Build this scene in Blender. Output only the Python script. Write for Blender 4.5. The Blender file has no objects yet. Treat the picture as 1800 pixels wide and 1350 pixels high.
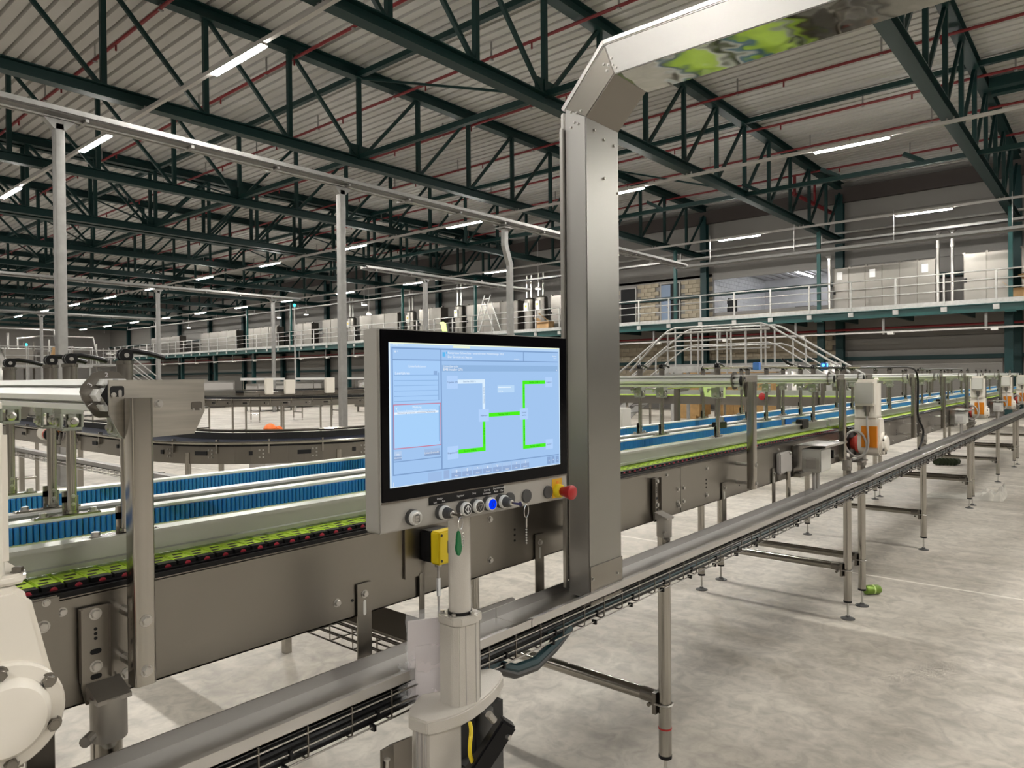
import bpy, math, random
from mathutils import Vector, Matrix

random.seed(7)
PI = math.pi
SC = bpy.context.scene
COL = SC.collection

# ---------------------------------------------------------------- camera, world, exposure
FPX, EYE = 1248.0, 1.55
yaw, pitch, roll = math.radians(40.5), math.radians(-0.49), math.radians(-0.53)
f0 = Vector((math.cos(yaw), math.sin(yaw), 0)); r0 = Vector((math.sin(yaw), -math.cos(yaw), 0)); u0 = Vector((0, 0, 1))
fwd = f0 * math.cos(pitch) + u0 * math.sin(pitch); upv = u0 * math.cos(pitch) - f0 * math.sin(pitch)
rgt = r0 * math.cos(roll) + upv * math.sin(roll); upr = upv * math.cos(roll) - r0 * math.sin(roll)
cam = bpy.data.cameras.new('camera'); camo = bpy.data.objects.new('camera', cam); COL.objects.link(camo)
cam.sensor_width = 36.0; cam.lens = FPX / 1800.0 * 36.0; cam.clip_start = 0.02; cam.clip_end = 300
mw = Matrix((rgt, upr, -fwd)).transposed().to_4x4(); mw.translation = Vector((0, 0, EYE)); camo.matrix_world = mw
SC.camera = camo
W = bpy.data.worlds.new('world'); SC.world = W; W.use_nodes = True
W.node_tree.nodes['Background'].inputs[0].default_value = (0.5, 0.5, 0.5, 1)
W.node_tree.nodes['Background'].inputs[1].default_value = 0.02
SC.view_settings.view_transform = 'Standard'; SC.view_settings.look = 'None'
SC.view_settings.gamma = 1.0; SC.view_settings.use_curve_mapping = False
SC.view_settings.exposure = 0.0
LAMP = 465.0          # emission of the batten diffusers
SC.cycles.max_bounces = 6; SC.cycles.diffuse_bounces = 3; SC.cycles.glossy_bounces = 4
SC.cycles.transparent_max_bounces = 8; SC.cycles.sample_clamp_indirect = 4.0
SC.cycles.use_denoising = True; SC.cycles.caustics_reflective = False; SC.cycles.caustics_refractive = False

# ---------------------------------------------------------------- helpers
def lin(h):
    h = h.lstrip('#'); c = [int(h[i:i+2], 16) / 255 for i in (0, 2, 4)]
    return tuple(x / 12.92 if x <= .04045 else ((x + .055) / 1.055) ** 2.4 for x in c) + (1,)

def mat(name, col, rough=.5, metal=0., var=0., scale=6., rvar=0., bump=0., stretch=(1, 1, 1), emit=0., alpha=1., spec=.5, coat=0.):
    m = bpy.data.materials.new(name); m.use_nodes = True
    nt = m.node_tree; b = nt.nodes['Principled BSDF']
    c = lin(col) if isinstance(col, str) else col
    b.inputs['Base Color'].default_value = c; b.inputs['Roughness'].default_value = rough; b.inputs['Metallic'].default_value = metal
    b.inputs['Specular IOR Level'].default_value = spec; b.inputs['Coat Weight'].default_value = coat
    if emit:
        b.inputs['Emission Color'].default_value = c; b.inputs['Emission Strength'].default_value = emit
    if alpha < 1: b.inputs['Alpha'].default_value = alpha
    if var or rvar or bump:
        tc = nt.nodes.new('ShaderNodeTexCoord'); mp = nt.nodes.new('ShaderNodeMapping'); mp.inputs['Scale'].default_value = stretch
        n = nt.nodes.new('ShaderNodeTexNoise'); n.inputs['Scale'].default_value = scale; n.inputs['Detail'].default_value = 2
        nt.links.new(tc.outputs['Object'], mp.inputs[0]); nt.links.new(mp.outputs[0], n.inputs['Vector'])
        if var:
            r = nt.nodes.new('ShaderNodeValToRGB')
            r.color_ramp.elements[0].position = .3; r.color_ramp.elements[1].position = .7
            r.color_ramp.elements[0].color = tuple(x * (1 - var) for x in c[:3]) + (1,)
            r.color_ramp.elements[1].color = tuple(min(1, x * (1 + var)) for x in c[:3]) + (1,)
            nt.links.new(n.outputs[0], r.inputs[0]); nt.links.new(r.outputs[0], b.inputs['Base Color'])
        if rvar:
            q = nt.nodes.new('ShaderNodeMapRange'); q.inputs[3].default_value = max(.03, rough - rvar); q.inputs[4].default_value = rough + rvar
            nt.links.new(n.outputs[0], q.inputs[0]); nt.links.new(q.outputs[0], b.inputs['Roughness'])
        if bump:
            k = nt.nodes.new('ShaderNodeBump'); k.inputs['Strength'].default_value = bump; k.inputs['Distance'].default_value = .01
            nt.links.new(n.outputs[0], k.inputs['Height']); nt.links.new(k.outputs[0], b.inputs['Normal'])
    return m

def glow(name, col, s):
    m = bpy.data.materials.new(name); m.use_nodes = True; nt = m.node_tree; nt.nodes.clear()
    e = nt.nodes.new('ShaderNodeEmission'); o = nt.nodes.new('ShaderNodeOutputMaterial')
    e.inputs[0].default_value = lin(col) if isinstance(col, str) else col; e.inputs[1].default_value = s
    nt.links.new(e.outputs[0], o.inputs[0]); return m

M = {}
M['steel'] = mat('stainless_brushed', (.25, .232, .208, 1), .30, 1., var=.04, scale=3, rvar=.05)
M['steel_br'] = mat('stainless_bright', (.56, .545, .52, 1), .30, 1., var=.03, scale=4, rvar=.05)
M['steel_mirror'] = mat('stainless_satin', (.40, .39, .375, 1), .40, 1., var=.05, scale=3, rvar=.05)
M['steel_dk'] = mat('stainless_dark', (.20, .185, .165, 1), .30, 1., var=.05, scale=4, rvar=.05)  # darker stainless tone shared by many parts
M['tube'] = mat('stainless_tube', (.40, .38, .345, 1), .17, 1., var=.04, scale=8, rvar=.04)
M['alu'] = mat('anodised_aluminium', (.80, .80, .78, 1), .36, .35, var=.03, scale=10)
M['guide'] = mat('guide_aluminium', (.44, .46, .415, 1), .36, .75, var=.05, scale=6)
M['galv'] = mat('galvanised', (.30, .295, .285, 1), .5, .7, var=.10, scale=9, rvar=.08)
M['galv_w'] = mat('galvanised_pale', (.40, .395, .38, 1), .5, .35, var=.12, scale=8)
M['truss'] = mat('truss_green', (.004, .024, .023, 1), .5, spec=.3)
M['teal'] = mat('teal_paint', (.0022, .050, .047, 1), .42, var=.1, scale=1)
M['teal_dk'] = mat('teal_column', (.003, .026, .027, 1), .5, spec=.3)
M['deck'] = mat('roof_deck', (.50, .49, .47, 1), .55, var=.04, scale=.6)
M['red'] = mat('red_pipe', (.16, .005, .009, 1), .45)
M['tray'] = mat('trunking_grey', (.48, .46, .44, 1), .45, .3)
M['white'] = mat('cream_paint', '#ebe5da', .32, coat=.3)
M['boxgrey'] = mat('box_grey', '#c9c8c2', .45)
M['panelgrey'] = mat('terminal_grey', '#a19e98', .42, .2)
M['powder'] = mat('powder_coat_grey', '#bdb8b0', .34, bump=.12, scale=420, coat=.15)
M['black'] = mat('black_plastic', (.006, .006, .007, 1), .35, spec=.25)
M['blackm'] = mat('black_matt', (.012, .012, .012, 1), .7)
M['rubber'] = mat('dark_grey_plastic', (.05, .05, .05, 1), .5)
M['bezel'] = mat('bezel_glass', (.002, .002, .003, 1), .12, spec=.12)
M['lime'] = mat('lime_belt', (.52, .74, .07, 1), .42, var=.15, scale=26, stretch=(.6, 3, 1))
M['blue'] = mat('blue_roller', (.010, .15, .52, 1), .42)
M['navy'] = mat('navy_belt', (.006, .008, .018, 1), .75, spec=.06)
M['redplast'] = mat('red_plastic', (.34, .010, .010, 1), .35)
M['redcap'] = mat('red_cap', (.60, .075, .05, 1), .45)
M['redpin'] = mat('red_pin', (.40, .02, .04, 1), .5)
M['yellow'] = mat('yellow_plastic', (.66, .50, .012, 1), .38)
M['estopyel'] = mat('yellow_label', (.58, .31, .008, 1), .4)
M['orange'] = mat('orange_sheet', (.62, .20, .006, 1), .35)
M['orange2'] = mat('orange_plastic', (.75, .16, .02, 1), .5)
M['green'] = mat('green_tag', (.006, .13, .04, 1), .3)
M['paper'] = mat('paper', '#d8d0d2', .7)
M['card'] = mat('cardboard', (.42, .26, .12, 1), .8, var=.1, scale=5)
M['osb'] = mat('plywood', (.38, .23, .09, 1), .7, var=.15, scale=6)
M['clad'] = mat('cladding', (.19, .18, .168, 1), .55, var=.04, scale=.5)
M['clad_lt'] = mat('cladding_light', (.30, .285, .265, 1), .5)
M['brown'] = mat('eave_sheet', (.035, .026, .023, 1), .55)
M['block'] = mat('sand_lime_block', (.36, .31, .23, 1), .85, var=.14, scale=3)
M['mortar'] = mat('mortar', (.25, .22, .175, 1), .9)
M['blockw'] = mat('white_block', (.70, .70, .72, 1), .8, var=.05, scale=3)
M['dark'] = mat('dark_void', (.006, .006, .007, 1), .8)
M['door'] = mat('blue_door', (.17, .23, .33, 1), .4)
M['can'] = mat('can_green', (.15, .25, .03, 1), .35, .4, var=.15, scale=40)
M['cloth'] = mat('cloth_white', (.50, .48, .43, 1), .9, var=.15, scale=9)
M['turf'] = mat('dark_green_mat', (.02, .03, .012, 1), .9)
M['bluecab'] = mat('teal_cable', (.004, .028, .034, 1), .45)
M['led_blue'] = glow('sensor_led', (.05, .35, 1, 1), 5)
M['btn_blue'] = glow('button_blue', (.0, .035, 1, 1), 1.0)
M['led_cyan'] = glow('beacon', (.05, .8, .9, 1), 3)
M['led_green'] = glow('beacon_green', (.1, .9, .5, 1), 3)
M['lamp'] = glow('led_diffuser', (1, .965, .90, 1), LAMP)
M['lamp2'] = glow('room_lamp', (.94, .97, 1, 1), 30)
M['spot'] = glow('spot_lamp', (1, .97, .9, 1), 14)
M['film'] = mat('clear_film', (.92, .92, .94, 1), .06, alpha=.22, bump=.9, scale=24)
M['printw'] = mat('white_print', (.8, .8, .8, 1), .5)
M['printd'] = mat('dark_print', (.02, .02, .02, 1), .5)
M['ltgrey'] = mat('machine_white', (.66, .65, .61, 1), .4)
M['traysteel'] = mat('tray_steel', (.62, .61, .60, 1), .30, 1., var=.02, scale=4, rvar=.05)
M['plate'] = mat('stainless_grained', (.46, .435, .39, 1), .34, 1., var=.10, scale=14, rvar=.06, stretch=(.6, 1, 9))
M['cast'] = mat('cast_stainless', (.36, .34, .31, 1), .42, .65, var=.05, scale=20)
M['cab'] = mat('cabinet_steel', (.26, .247, .225, 1), .34, 1., var=.05, scale=1.2)
M['duct_front'] = mat('stainless_front_shade', (.27, .262, .245, 1), .30, 1., var=.05, scale=2, rvar=.05, bump=.06)  # darker copy of the duct steel, front face shade put into the colour
M['mirror'] = mat('stainless_mirror', (.42, .42, .38, 1), .06, 1., bump=.35, scale=6)
M['limesheet'] = mat('lime_sheet', (.55, .72, .26, 1), .5)

def floor_mat():
    m = bpy.data.materials.new('concrete_floor'); m.use_nodes = True; nt = m.node_tree; b = nt.nodes['Principled BSDF']
    tc = nt.nodes.new('ShaderNodeTexCoord')
    def noise(s, d, st=(1, 1, 1), dist=0.):
        mp = nt.nodes.new('ShaderNodeMapping'); mp.inputs['Scale'].default_value = st
        n = nt.nodes.new('ShaderNodeTexNoise'); n.inputs['Scale'].default_value = s; n.inputs['Detail'].default_value = d; n.inputs['Distortion'].default_value = dist
        nt.links.new(tc.outputs['Object'], mp.inputs[0]); nt.links.new(mp.outputs[0], n.inputs['Vector']); return n
    a = noise(1.1, 6, dist=.6); c = noise(9, 8, (1, 1, 1), 1.2); e = noise(40, 4)
    r = nt.nodes.new('ShaderNodeValToRGB'); el = r.color_ramp.elements
    el[0].position = .30; el[0].color = (.40, .365, .31, 1); el[1].position = .72; el[1].color = (.66, .615, .545, 1)
    r2 = nt.nodes.new('ShaderNodeValToRGB'); el = r2.color_ramp.elements
    el[0].position = .34; el[0].color = (.72, .72, .72, 1); el[1].position = .62; el[1].color = (1, 1, 1, 1)
    r3 = nt.nodes.new('ShaderNodeValToRGB'); el = r3.color_ramp.elements
    el[0].position = .25; el[0].color = (.86, .86, .86, 1); el[1].position = .5; el[1].color = (1, 1, 1, 1)
    st = noise(1.0, 5, (4.5, .7, 1), .8); r4 = nt.nodes.new('ShaderNodeValToRGB'); el = r4.color_ramp.elements
    el[0].position = .32; el[0].color = (.74, .73, .72, 1); el[1].position = .58; el[1].color = (1, 1, 1, 1)
    m3 = nt.nodes.new('ShaderNodeMix'); m3.data_type = 'RGBA'; m3.blend_type = 'MULTIPLY'; m3.inputs[0].default_value = .75
    nt.links.new(st.outputs[0], r4.inputs[0])
    m1 = nt.nodes.new('ShaderNodeMix'); m1.data_type = 'RGBA'; m1.blend_type = 'MULTIPLY'; m1.inputs[0].default_value = 1
    m2 = nt.nodes.new('ShaderNodeMix'); m2.data_type = 'RGBA'; m2.blend_type = 'MULTIPLY'; m2.inputs[0].default_value = .8
    nt.links.new(a.outputs[0], r.inputs[0]); nt.links.new(c.outputs[0], r2.inputs[0]); nt.links.new(e.outputs[0], r3.inputs[0])
    nt.links.new(r.outputs[0], m1.inputs[6]); nt.links.new(r2.outputs[0], m1.inputs[7])
    nt.links.new(m1.outputs[2], m2.inputs[6]); nt.links.new(r3.outputs[0], m2.inputs[7]); nt.links.new(m2.outputs[2], m3.inputs[6]); nt.links.new(r4.outputs[0], m3.inputs[7]); nt.links.new(m3.outputs[2], b.inputs['Base Color'])
    q = nt.nodes.new('ShaderNodeMapRange'); q.inputs[3].default_value = .38; q.inputs[4].default_value = .62
    nt.links.new(c.outputs[0], q.inputs[0]); nt.links.new(q.outputs[0], b.inputs['Roughness'])
    k = nt.nodes.new('ShaderNodeBump'); k.inputs['Strength'].default_value = .12; k.inputs['Distance'].default_value = .01
    nt.links.new(c.outputs[0], k.inputs['Height']); nt.links.new(k.outputs[0], b.inputs['Normal'])
    return m
M['floor'] = floor_mat()

ORG = {}
def origin(o): return ORG.get(o.name, Vector((0, 0, 0)))

class MB:
    def __init__(s): s.v = []; s.f = []
    def _add(s, vs, fs):
        n = len(s.v); s.v += [tuple(v) for v in vs]; s.f += [tuple(i + n for i in f) for f in fs]; return s
    def box(s, x0, y0, z0, x1, y1, z1):
        x0, x1 = sorted((x0, x1)); y0, y1 = sorted((y0, y1)); z0, z1 = sorted((z0, z1))
        v = [(x0, y0, z0), (x1, y0, z0), (x1, y1, z0), (x0, y1, z0), (x0, y0, z1), (x1, y0, z1), (x1, y1, z1), (x0, y1, z1)]
        return s._add(v, [(0, 3, 2, 1), (4, 5, 6, 7), (0, 1, 5, 4), (1, 2, 6, 5), (2, 3, 7, 6), (3, 0, 4, 7)])
    def obox(s, c, d, rot=None):
        v = [Vector((x * d[0] / 2, y * d[1] / 2, z * d[2] / 2)) for z in (-1, 1) for x, y in ((-1, -1), (1, -1), (1, 1), (-1, 1))]
        if rot is not None: v = [rot @ p for p in v]
        return s._add([p + Vector(c) for p in v], [(0, 3, 2, 1), (4, 5, 6, 7), (0, 1, 5, 4), (1, 2, 6, 5), (2, 3, 7, 6), (3, 0, 4, 7)])
    def bar(s, a, b, w, h, up=(0, 0, 1)):
        a = Vector(a); b = Vector(b); d = (b - a); L = d.length; d.normalize()
        u = Vector(up); x = d.cross(u)
        if x.length < 1e-4: x = d.cross(Vector((1, 0, 0)))
        x.normalize(); z = x.cross(d)
        return s.obox((a + b) / 2, (w, L, h), Matrix((x, d, z)).transposed())
    def cyl(s, a, b, r, r1=None, n=12, caps=True):
        a = Vector(a); b = Vector(b); r1 = r if r1 is None else r1
        d = (b - a).normalized(); x = d.orthogonal().normalized(); y = d.cross(x)
        vs = []
        for p, q in ((a, r), (b, r1)):
            for i in range(n):
                t = 2 * PI * i / n; vs.append(p + x * (q * math.cos(t)) + y * (q * math.sin(t)))
        fs = [(i, (i + 1) % n, n + (i + 1) % n, n + i) for i in range(n)]
        if caps: fs += [tuple(range(n - 1, -1, -1)), tuple(range(n, 2 * n))]
        return s._add(vs, fs)
    def lathe(s, c, axis, prof, n=24):
        c = Vector(c); d = Vector(axis).normalized(); x = d.orthogonal().normalized(); y = d.cross(x); vs = []; fs = []
        for h, r in prof:
            for i in range(n):
                t = 2 * PI * i / n; vs.append(c + d * h + x * (r * math.cos(t)) + y * (r * math.sin(t)))
        for k in range(len(prof) - 1):
            for i in range(n):
                j = (i + 1) % n; fs.append((k * n + i, k * n + j, (k + 1) * n + j, (k + 1) * n + i))
        fs += [tuple(range(n - 1, -1, -1)), tuple((len(prof) - 1) * n + i for i in range(n))]
        return s._add(vs, fs)
    def tube(s, pts, r, n=8):
        pts = [Vector(p) for p in pts]; vs = []; fs = []; x = None
        for i, p in enumerate(pts):
            d = (pts[min(i + 1, len(pts) - 1)] - pts[max(i - 1, 0)]).normalized()
            x = d.orthogonal().normalized() if x is None else (x - d * x.dot(d)).normalized()
            y = d.cross(x)
            for k in range(n):
                t = 2 * PI * k / n; vs.append(p + x * (r * math.cos(t)) + y * (r * math.sin(t)))
        for i in range(len(pts) - 1):
            for k in range(n):
                j = (k + 1) % n; fs.append((i * n + k, i * n + j, (i + 1) * n + j, (i + 1) * n + k))
        fs += [tuple(range(n - 1, -1, -1)), tuple((len(pts) - 1) * n + i for i in range(n))]
        return s._add(vs, fs)
    def prism(s, poly, fn, a, b):
        """poly: 2-D outline; fn(u, v, w) -> point; extruded from w=a to w=b."""
        n = len(poly); vs = [fn(u, v, a) for u, v in poly] + [fn(u, v, b) for u, v in poly]
        return s._add(vs, [tuple(range(n)), tuple(range(2 * n - 1, n - 1, -1))] + [(i, i + n, (i + 1) % n + n, (i + 1) % n) for i in range(n)])
    def build(s, name, m, parent=None, smooth=True, bevel=0., local=False, angle=35):
        me = bpy.data.meshes.new(name)
        o = bpy.data.objects.new(name, me); COL.objects.link(o)
        off = Vector((0, 0, 0))
        if parent is not None:
            o.parent = parent
            if not local: off = origin(parent)
            ORG[o.name] = off
        me.from_pydata([(v[0] - off.x, v[1] - off.y, v[2] - off.z) for v in s.v], [], s.f)
        me.materials.append(M[m] if isinstance(m, str) else m)
        import bmesh
        bm = bmesh.new(); bm.from_mesh(me); bmesh.ops.recalc_face_normals(bm, faces=bm.faces)
        if bevel: bmesh.ops.bevel(bm, geom=[e for e in bm.edges if len(e.link_faces) == 2 and e.calc_face_angle(0) > .5], offset=bevel, segments=2, affect='EDGES', clamp_overlap=True)
        bm.to_mesh(me); bm.free()
        if smooth: me.shade_smooth(); me.set_sharp_from_angle(angle=math.radians(angle))
        return o

XY = lambda u, v, w: (u, v, w)
XZ = lambda u, v, w: (u, w, v)
YZ = lambda u, v, w: (w, u, v)

def tag(o, label=None, cat=None, group=None, kind=None):
    if label: o['label'] = label
    if cat: o['category'] = cat
    if group: o['group'] = group
    if kind: o['kind'] = kind
    return o
def thing(name, loc, label, cat, group=None, rz=0.):
    o = bpy.data.objects.new(name, None); COL.objects.link(o); o.location = loc; o.rotation_euler = (0, 0, rz); o.empty_display_size = .1
    ORG[o.name] = Vector(loc); return tag(o, label, cat, group)
def struct(o): o['kind'] = 'structure'; return o
def stuff(o): o['kind'] = 'stuff'; return o
def inst(src, parent, loc, rot=None, name=None):
    c = src.copy(); COL.objects.link(c); c.parent = parent; c.location = loc
    if rot is not None: c.rotation_euler = rot
    if name: c.name = name
    ORG[c.name] = ORG.get(src.name, Vector((0, 0, 0))); return c
def kids(o): return [c for c in bpy.data.objects if c.parent == o]
def dup(root, loc, label=None, rz=None, group=None):
    r = root.copy(); COL.objects.link(r); r.location = loc
    if rz is not None: r.rotation_euler = (0, 0, rz)
    if label: r['label'] = label
    if group: r['group'] = group
    for ch in KIDS[root.name]:
        c = ch.copy(); COL.objects.link(c); c.parent = r
        for g in KIDS2.get(ch.name, ()):
            d = g.copy(); COL.objects.link(d); d.parent = c
    return r
KIDS = {}; KIDS2 = {}
def proto(root):
    KIDS[root.name] = kids(root)
    for c in KIDS[root.name]:
        k = kids(c)
        if k: KIDS2[c.name] = k
    return root
def arc(cx, cy, r, a0, a1, n):
    return [(cx + r * math.cos(math.radians(a0 + (a1 - a0) * i / n)), cy + r * math.sin(math.radians(a0 + (a1 - a0) * i / n))) for i in range(n + 1)]
def rrect(x0, y0, x1, y1, r, n=3):
    return arc(x1 - r, y0 + r, r, -90, 0, n) + arc(x1 - r, y1 - r, r, 0, 90, n) + arc(x0 + r, y1 - r, r, 90, 180, n) + arc(x0 + r, y0 + r, r, 180, 270, n)
def hexbolt(mb, c, ax, r=.007, h=.006):
    c = Vector(c); a = Vector(ax).normalized(); mb.cyl(c, c + a * h * .2, r * 1.28, n=16); mb.cyl(c + a * h * .2, c + a * (h * 1.15), r, r * .96, n=6); mb.cyl(c + a * h * 1.15, c + a * (h * 1.25), r * .8, r * .72, n=12)
def text(body, size, m, parent, loc, rot=(PI / 2, 0, 0), align='LEFT', name='lettering'):
    cu = bpy.data.curves.new(name, 'FONT'); cu.body = body; cu.size = size; cu.align_x = align; cu.align_y = 'CENTER'; cu.resolution_u = 2
    tmp = bpy.data.objects.new(name, cu); me = bpy.data.meshes.new_from_object(tmp); bpy.data.objects.remove(tmp)
    me.name = name; me.materials.clear(); me.materials.append(M[m] if isinstance(m, str) else m)
    o = bpy.data.objects.new(name, me); COL.objects.link(o)
    o.parent = parent; o.location = loc; o.rotation_euler = rot; return o
ORD = ['first', 'second', 'third', 'fourth', 'fifth', 'sixth', 'seventh', 'eighth', 'ninth', 'tenth', 'eleventh', 'twelfth', 'thirteenth', 'fourteenth', 'fifteenth', 'sixteenth']

TY = [2.75 + 5.97 * k for k in range(14)]      # truss lines
XW = 31.3                                       # back wall face
YEND = 86.0
YS = -30.0

# ================================================================= SETTING
struct(MB().box(-14, YS, -.2, 40, YEND + .3, 0).build('floor', 'floor', smooth=False))
# roof deck: trapezoidal sheet with ribs along Y
mb = MB(); x = -14.0; prof = []
while x < 31.6:
    prof += [(x, 9.48), (x + .215, 9.48), (x + .235, 9.58), (x + .285, 9.58)]; x += .305
prof += [(x, 9.5)]
vs = [(p[0], y, p[1]) for y in (YS, YEND) for p in prof]; n = len(prof)
mb._add(vs, [(i, i + 1, n + i + 1, n + i) for i in range(n - 1)])
struct(mb.build('ceiling', 'deck', smooth=False))
struct(MB().box(-14.2, YS, 0, -14, YEND, 9.6).build('wall_left', 'clad', smooth=False))
struct(MB().box(-14, YS - .2, 0, 32, YS, 9.6).build('wall_front', 'clad_lt', smooth=False))
struct(MB().box(-14, YEND, 0, 32, YEND + .2, 9.6).build('wall_end', 'clad', smooth=False))
# back wall: root core with an opening into the lit room, plus cassettes and blocks as children
OY0, OY1, OZ0, OZ1 = 9.16, 14.42, 4.5, 6.16
mb = MB()
mb.box(XW + .12, YS, 0, XW + .3, OY0, 9.6).box(XW + .12, OY1, 0, XW + .3, YEND, 9.6)
mb.box(XW + .12, OY0, 0, XW + .3, OY1, OZ0).box(XW + .12, OY0, OZ1, XW + .3, OY1, 9.6)
wall = struct(mb.build('wall_back', 'clad', smooth=False))
cas = None
def cassette(y0, y1, z0, z1, m='clad'):
    b = MB(); b.box(XW + .06, y0 + .015, z0 + .012, XW + .12, y1 - .015, z1 - .012)
    return b.build('cladding_panel', m, wall, smooth=False, bevel=.012)
p0 = cassette(-50, -50 + 5.97, 0, 1.0); p0.location = (0, 0, 0)
bays = [(-3.22 + 5.97 * k) for k in range(15)]
first = True
for yb in bays:
    for zz in range(9):
        blocky = (8.72 - .1 < yb + 1 < 20)
        if blocky and zz < 6: continue
        c = p0 if first else inst(p0, wall, (0, 0, 0)); first = False
        c.location = (0, yb + 50, zz * 1.0 + .02)
        if zz in (0, 1) or zz == 3: pass
# sand-lime blocks, laid one by one in the two bays behind the crossover
blk = MB().box(XW + .05, -.195, -.095, XW + .12, .195, .095).build('block', 'block', wall, smooth=False, bevel=.006)
def lay(y0, y1, z0, z1, holes=(), start=False):
    global blk_used
    r = 0; z = z0 + .1
    while z < z1 - .05:
        y = y0 + .2 + (.2 if r % 2 else 0)
        while y < y1 - .1:
            if not any(h[0] - .12 < y < h[1] + .12 and h[2] - .05 < z < h[3] + .05 for h in holes):
                if not blk_used: blk.location = (0, y, z); blk_used = True
                else: inst(blk, wall, (0, y, z))
            y += .4
        z += .2; r += 1
blk_used = False
lay(8.9, 14.5, 3.95, 4.5); lay(14.42, 19.9, 3.95, 6.2, [(16.05, 17.1, 3.9, 6.1), (18.5, 19.4, 3.9, 6.05)])
lay(8.9, 20.3, 1.1, 2.0); lay(8.9, 20.3, 2.0, 3.3)
struct(MB().box(XW + .055, 14.42, 6.2, XW + .12, 20.3, 6.32).build('trim_1', 'mortar', smooth=False))
struct(MB().box(XW + .055, 8.9, 6.16, XW + .12, 20.3, 9.2).build('trim_2', 'clad', smooth=False))
struct(MB().box(XW + .055, 8.9, 3.3, XW + .12, 20.3, 3.9).build('trim_3', 'clad', smooth=False))
struct(MB().box(XW + .055, 8.9, 0, XW + .12, 20.3, 1.1).build('trim_4', 'clad', smooth=False))
# eave band and teal girts
struct(MB().box(XW - .25, YS, 8.62, XW - .05, YEND, 9.22).build('trim_5', 'brown', smooth=False))
for k, z in enumerate((2.12, 5.25)):
    struct(MB().box(XW - .1, YS, z, XW + .04, YEND, z + .16).build('trim_%d' % (6 + k), 'teal_dk', smooth=False))
# doorways behind the mezzanine
def doorway(nm, y0, y1, z0, z1, leaf):
    d = struct(MB().box(XW + .02, y0, z0, XW + .11, y1, z1).build(nm, 'dark', smooth=False))
    if leaf:
        MB().box(XW - .01, y0 + .45, z0, XW + .03, y1, z1 - .04).build('door_leaf', 'door', d, smooth=False, bevel=.008)
        MB().box(XW - .06, y0 + .5, z0 + .95, XW - .01, y0 + .62, z0 + 1.0).build('door_handle', 'tube', d)
    f = MB().box(XW - .02, y0 - .06, z0, XW + .1, y0, z1 + .06).box(XW - .02, y1, z0, XW + .1, y1 + .06, z1 + .06).box(XW - .02, y0, z1, XW + .1, y1, z1 + .06)
    f.build('door_frame', 'clad_lt', d, smooth=False)
doorway('door_1', 18.5, 19.35, 3.95, 6.0, False)
doorway('door_2', 16.1, 17.05, 3.95, 6.05, True)
# lit side room seen through the opening
mb = MB(); x0, x1 = XW + .3, XW + 7.5
mb.box(x0, OY0 - 5, 4.2, x1, OY1 + .9, 4.3)
struct(mb.build('floor_side_room', 'mortar', smooth=False))
mb = MB()
for i in range(24): mb.box(x0, OY0 - 5 + i * .48, 6.75, x1, OY0 - 5 + i * .48 + .3, 6.85)
mb.box(x0, OY0 - 5, 6.85, x1, OY1 + 1.4, 6.95)
struct(mb.build('ceiling_side_room', 'blockw', smooth=False))
sw = struct(MB().box(x0, OY1 + .35, 4.2, x1, OY1 + .5, 6.9).build('wall_side_room_left', 'blockw', smooth=False))
sb = MB().box(-.195, OY1 + .31, -.095, .195, OY1 + .35, .095).build('block', 'blockw', sw, smooth=False, bevel=.006); k = 0
for r in range(12):
    for c in range(17):
        xx = x0 + .25 + c * .4 + (.2 if r % 2 else 0); zz = 4.42 + r * .2
        if k == 0: sb.location = (xx, 0, zz)
        elif not (x0 + 2.2 < xx < x0 + 3.3 and zz < 5.3): inst(sb, sw, (xx, 0, zz))
        k += 1
struct(MB().box(x0 + 2.2, OY1 + .29, 4.3, x0 + 3.3, OY1 + .36, 5.4).build('door_3', 'dark', smooth=False))
struct(MB().box(x1, OY0 - 5, 4.2, x1 + .15, OY1 + .5, 6.9).build('wall_side_room_back', 'blockw', smooth=False))
struct(MB().box(x0, OY0 - 5.15, 4.2, x1, OY0 - 5, 6.9).build('wall_side_room_right', 'blockw', smooth=False))
for i, (yy, w) in enumerate(((12.6, 1.0), (10.6, .7))):
    b = MB()
    b.box(x1 - .25, yy - w / 2, 4.62, x1 - .02, yy + w / 2, 5.2)
    tag(b.build('storage_case', 'blackm', smooth=False, bevel=.02), ['dark wide case standing at the back of the lit side room', 'dark narrow case at the right back of the lit side room'][i], 'case', 'dark cases in the side room')
for i, yy in enumerate((12.0, 8.2)):
    t = thing('strip_light', (x0 + 3.6, yy, 6.6), ['tube light on the side room ceiling nearer its left wall', 'tube light on the side room ceiling farther right'][i], 'light', 'tube lights in the side room')
    MB().box(x0 + .6, yy - .05, 6.66, x0 + 6.6, yy + .05, 6.74).build('housing', 'tray', t, smooth=False)
    MB().box(x0 + .7, yy - .04, 6.61, x0 + 6.5, yy + .04, 6.66).build('diffuser', 'lamp2', t, smooth=False)

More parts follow.
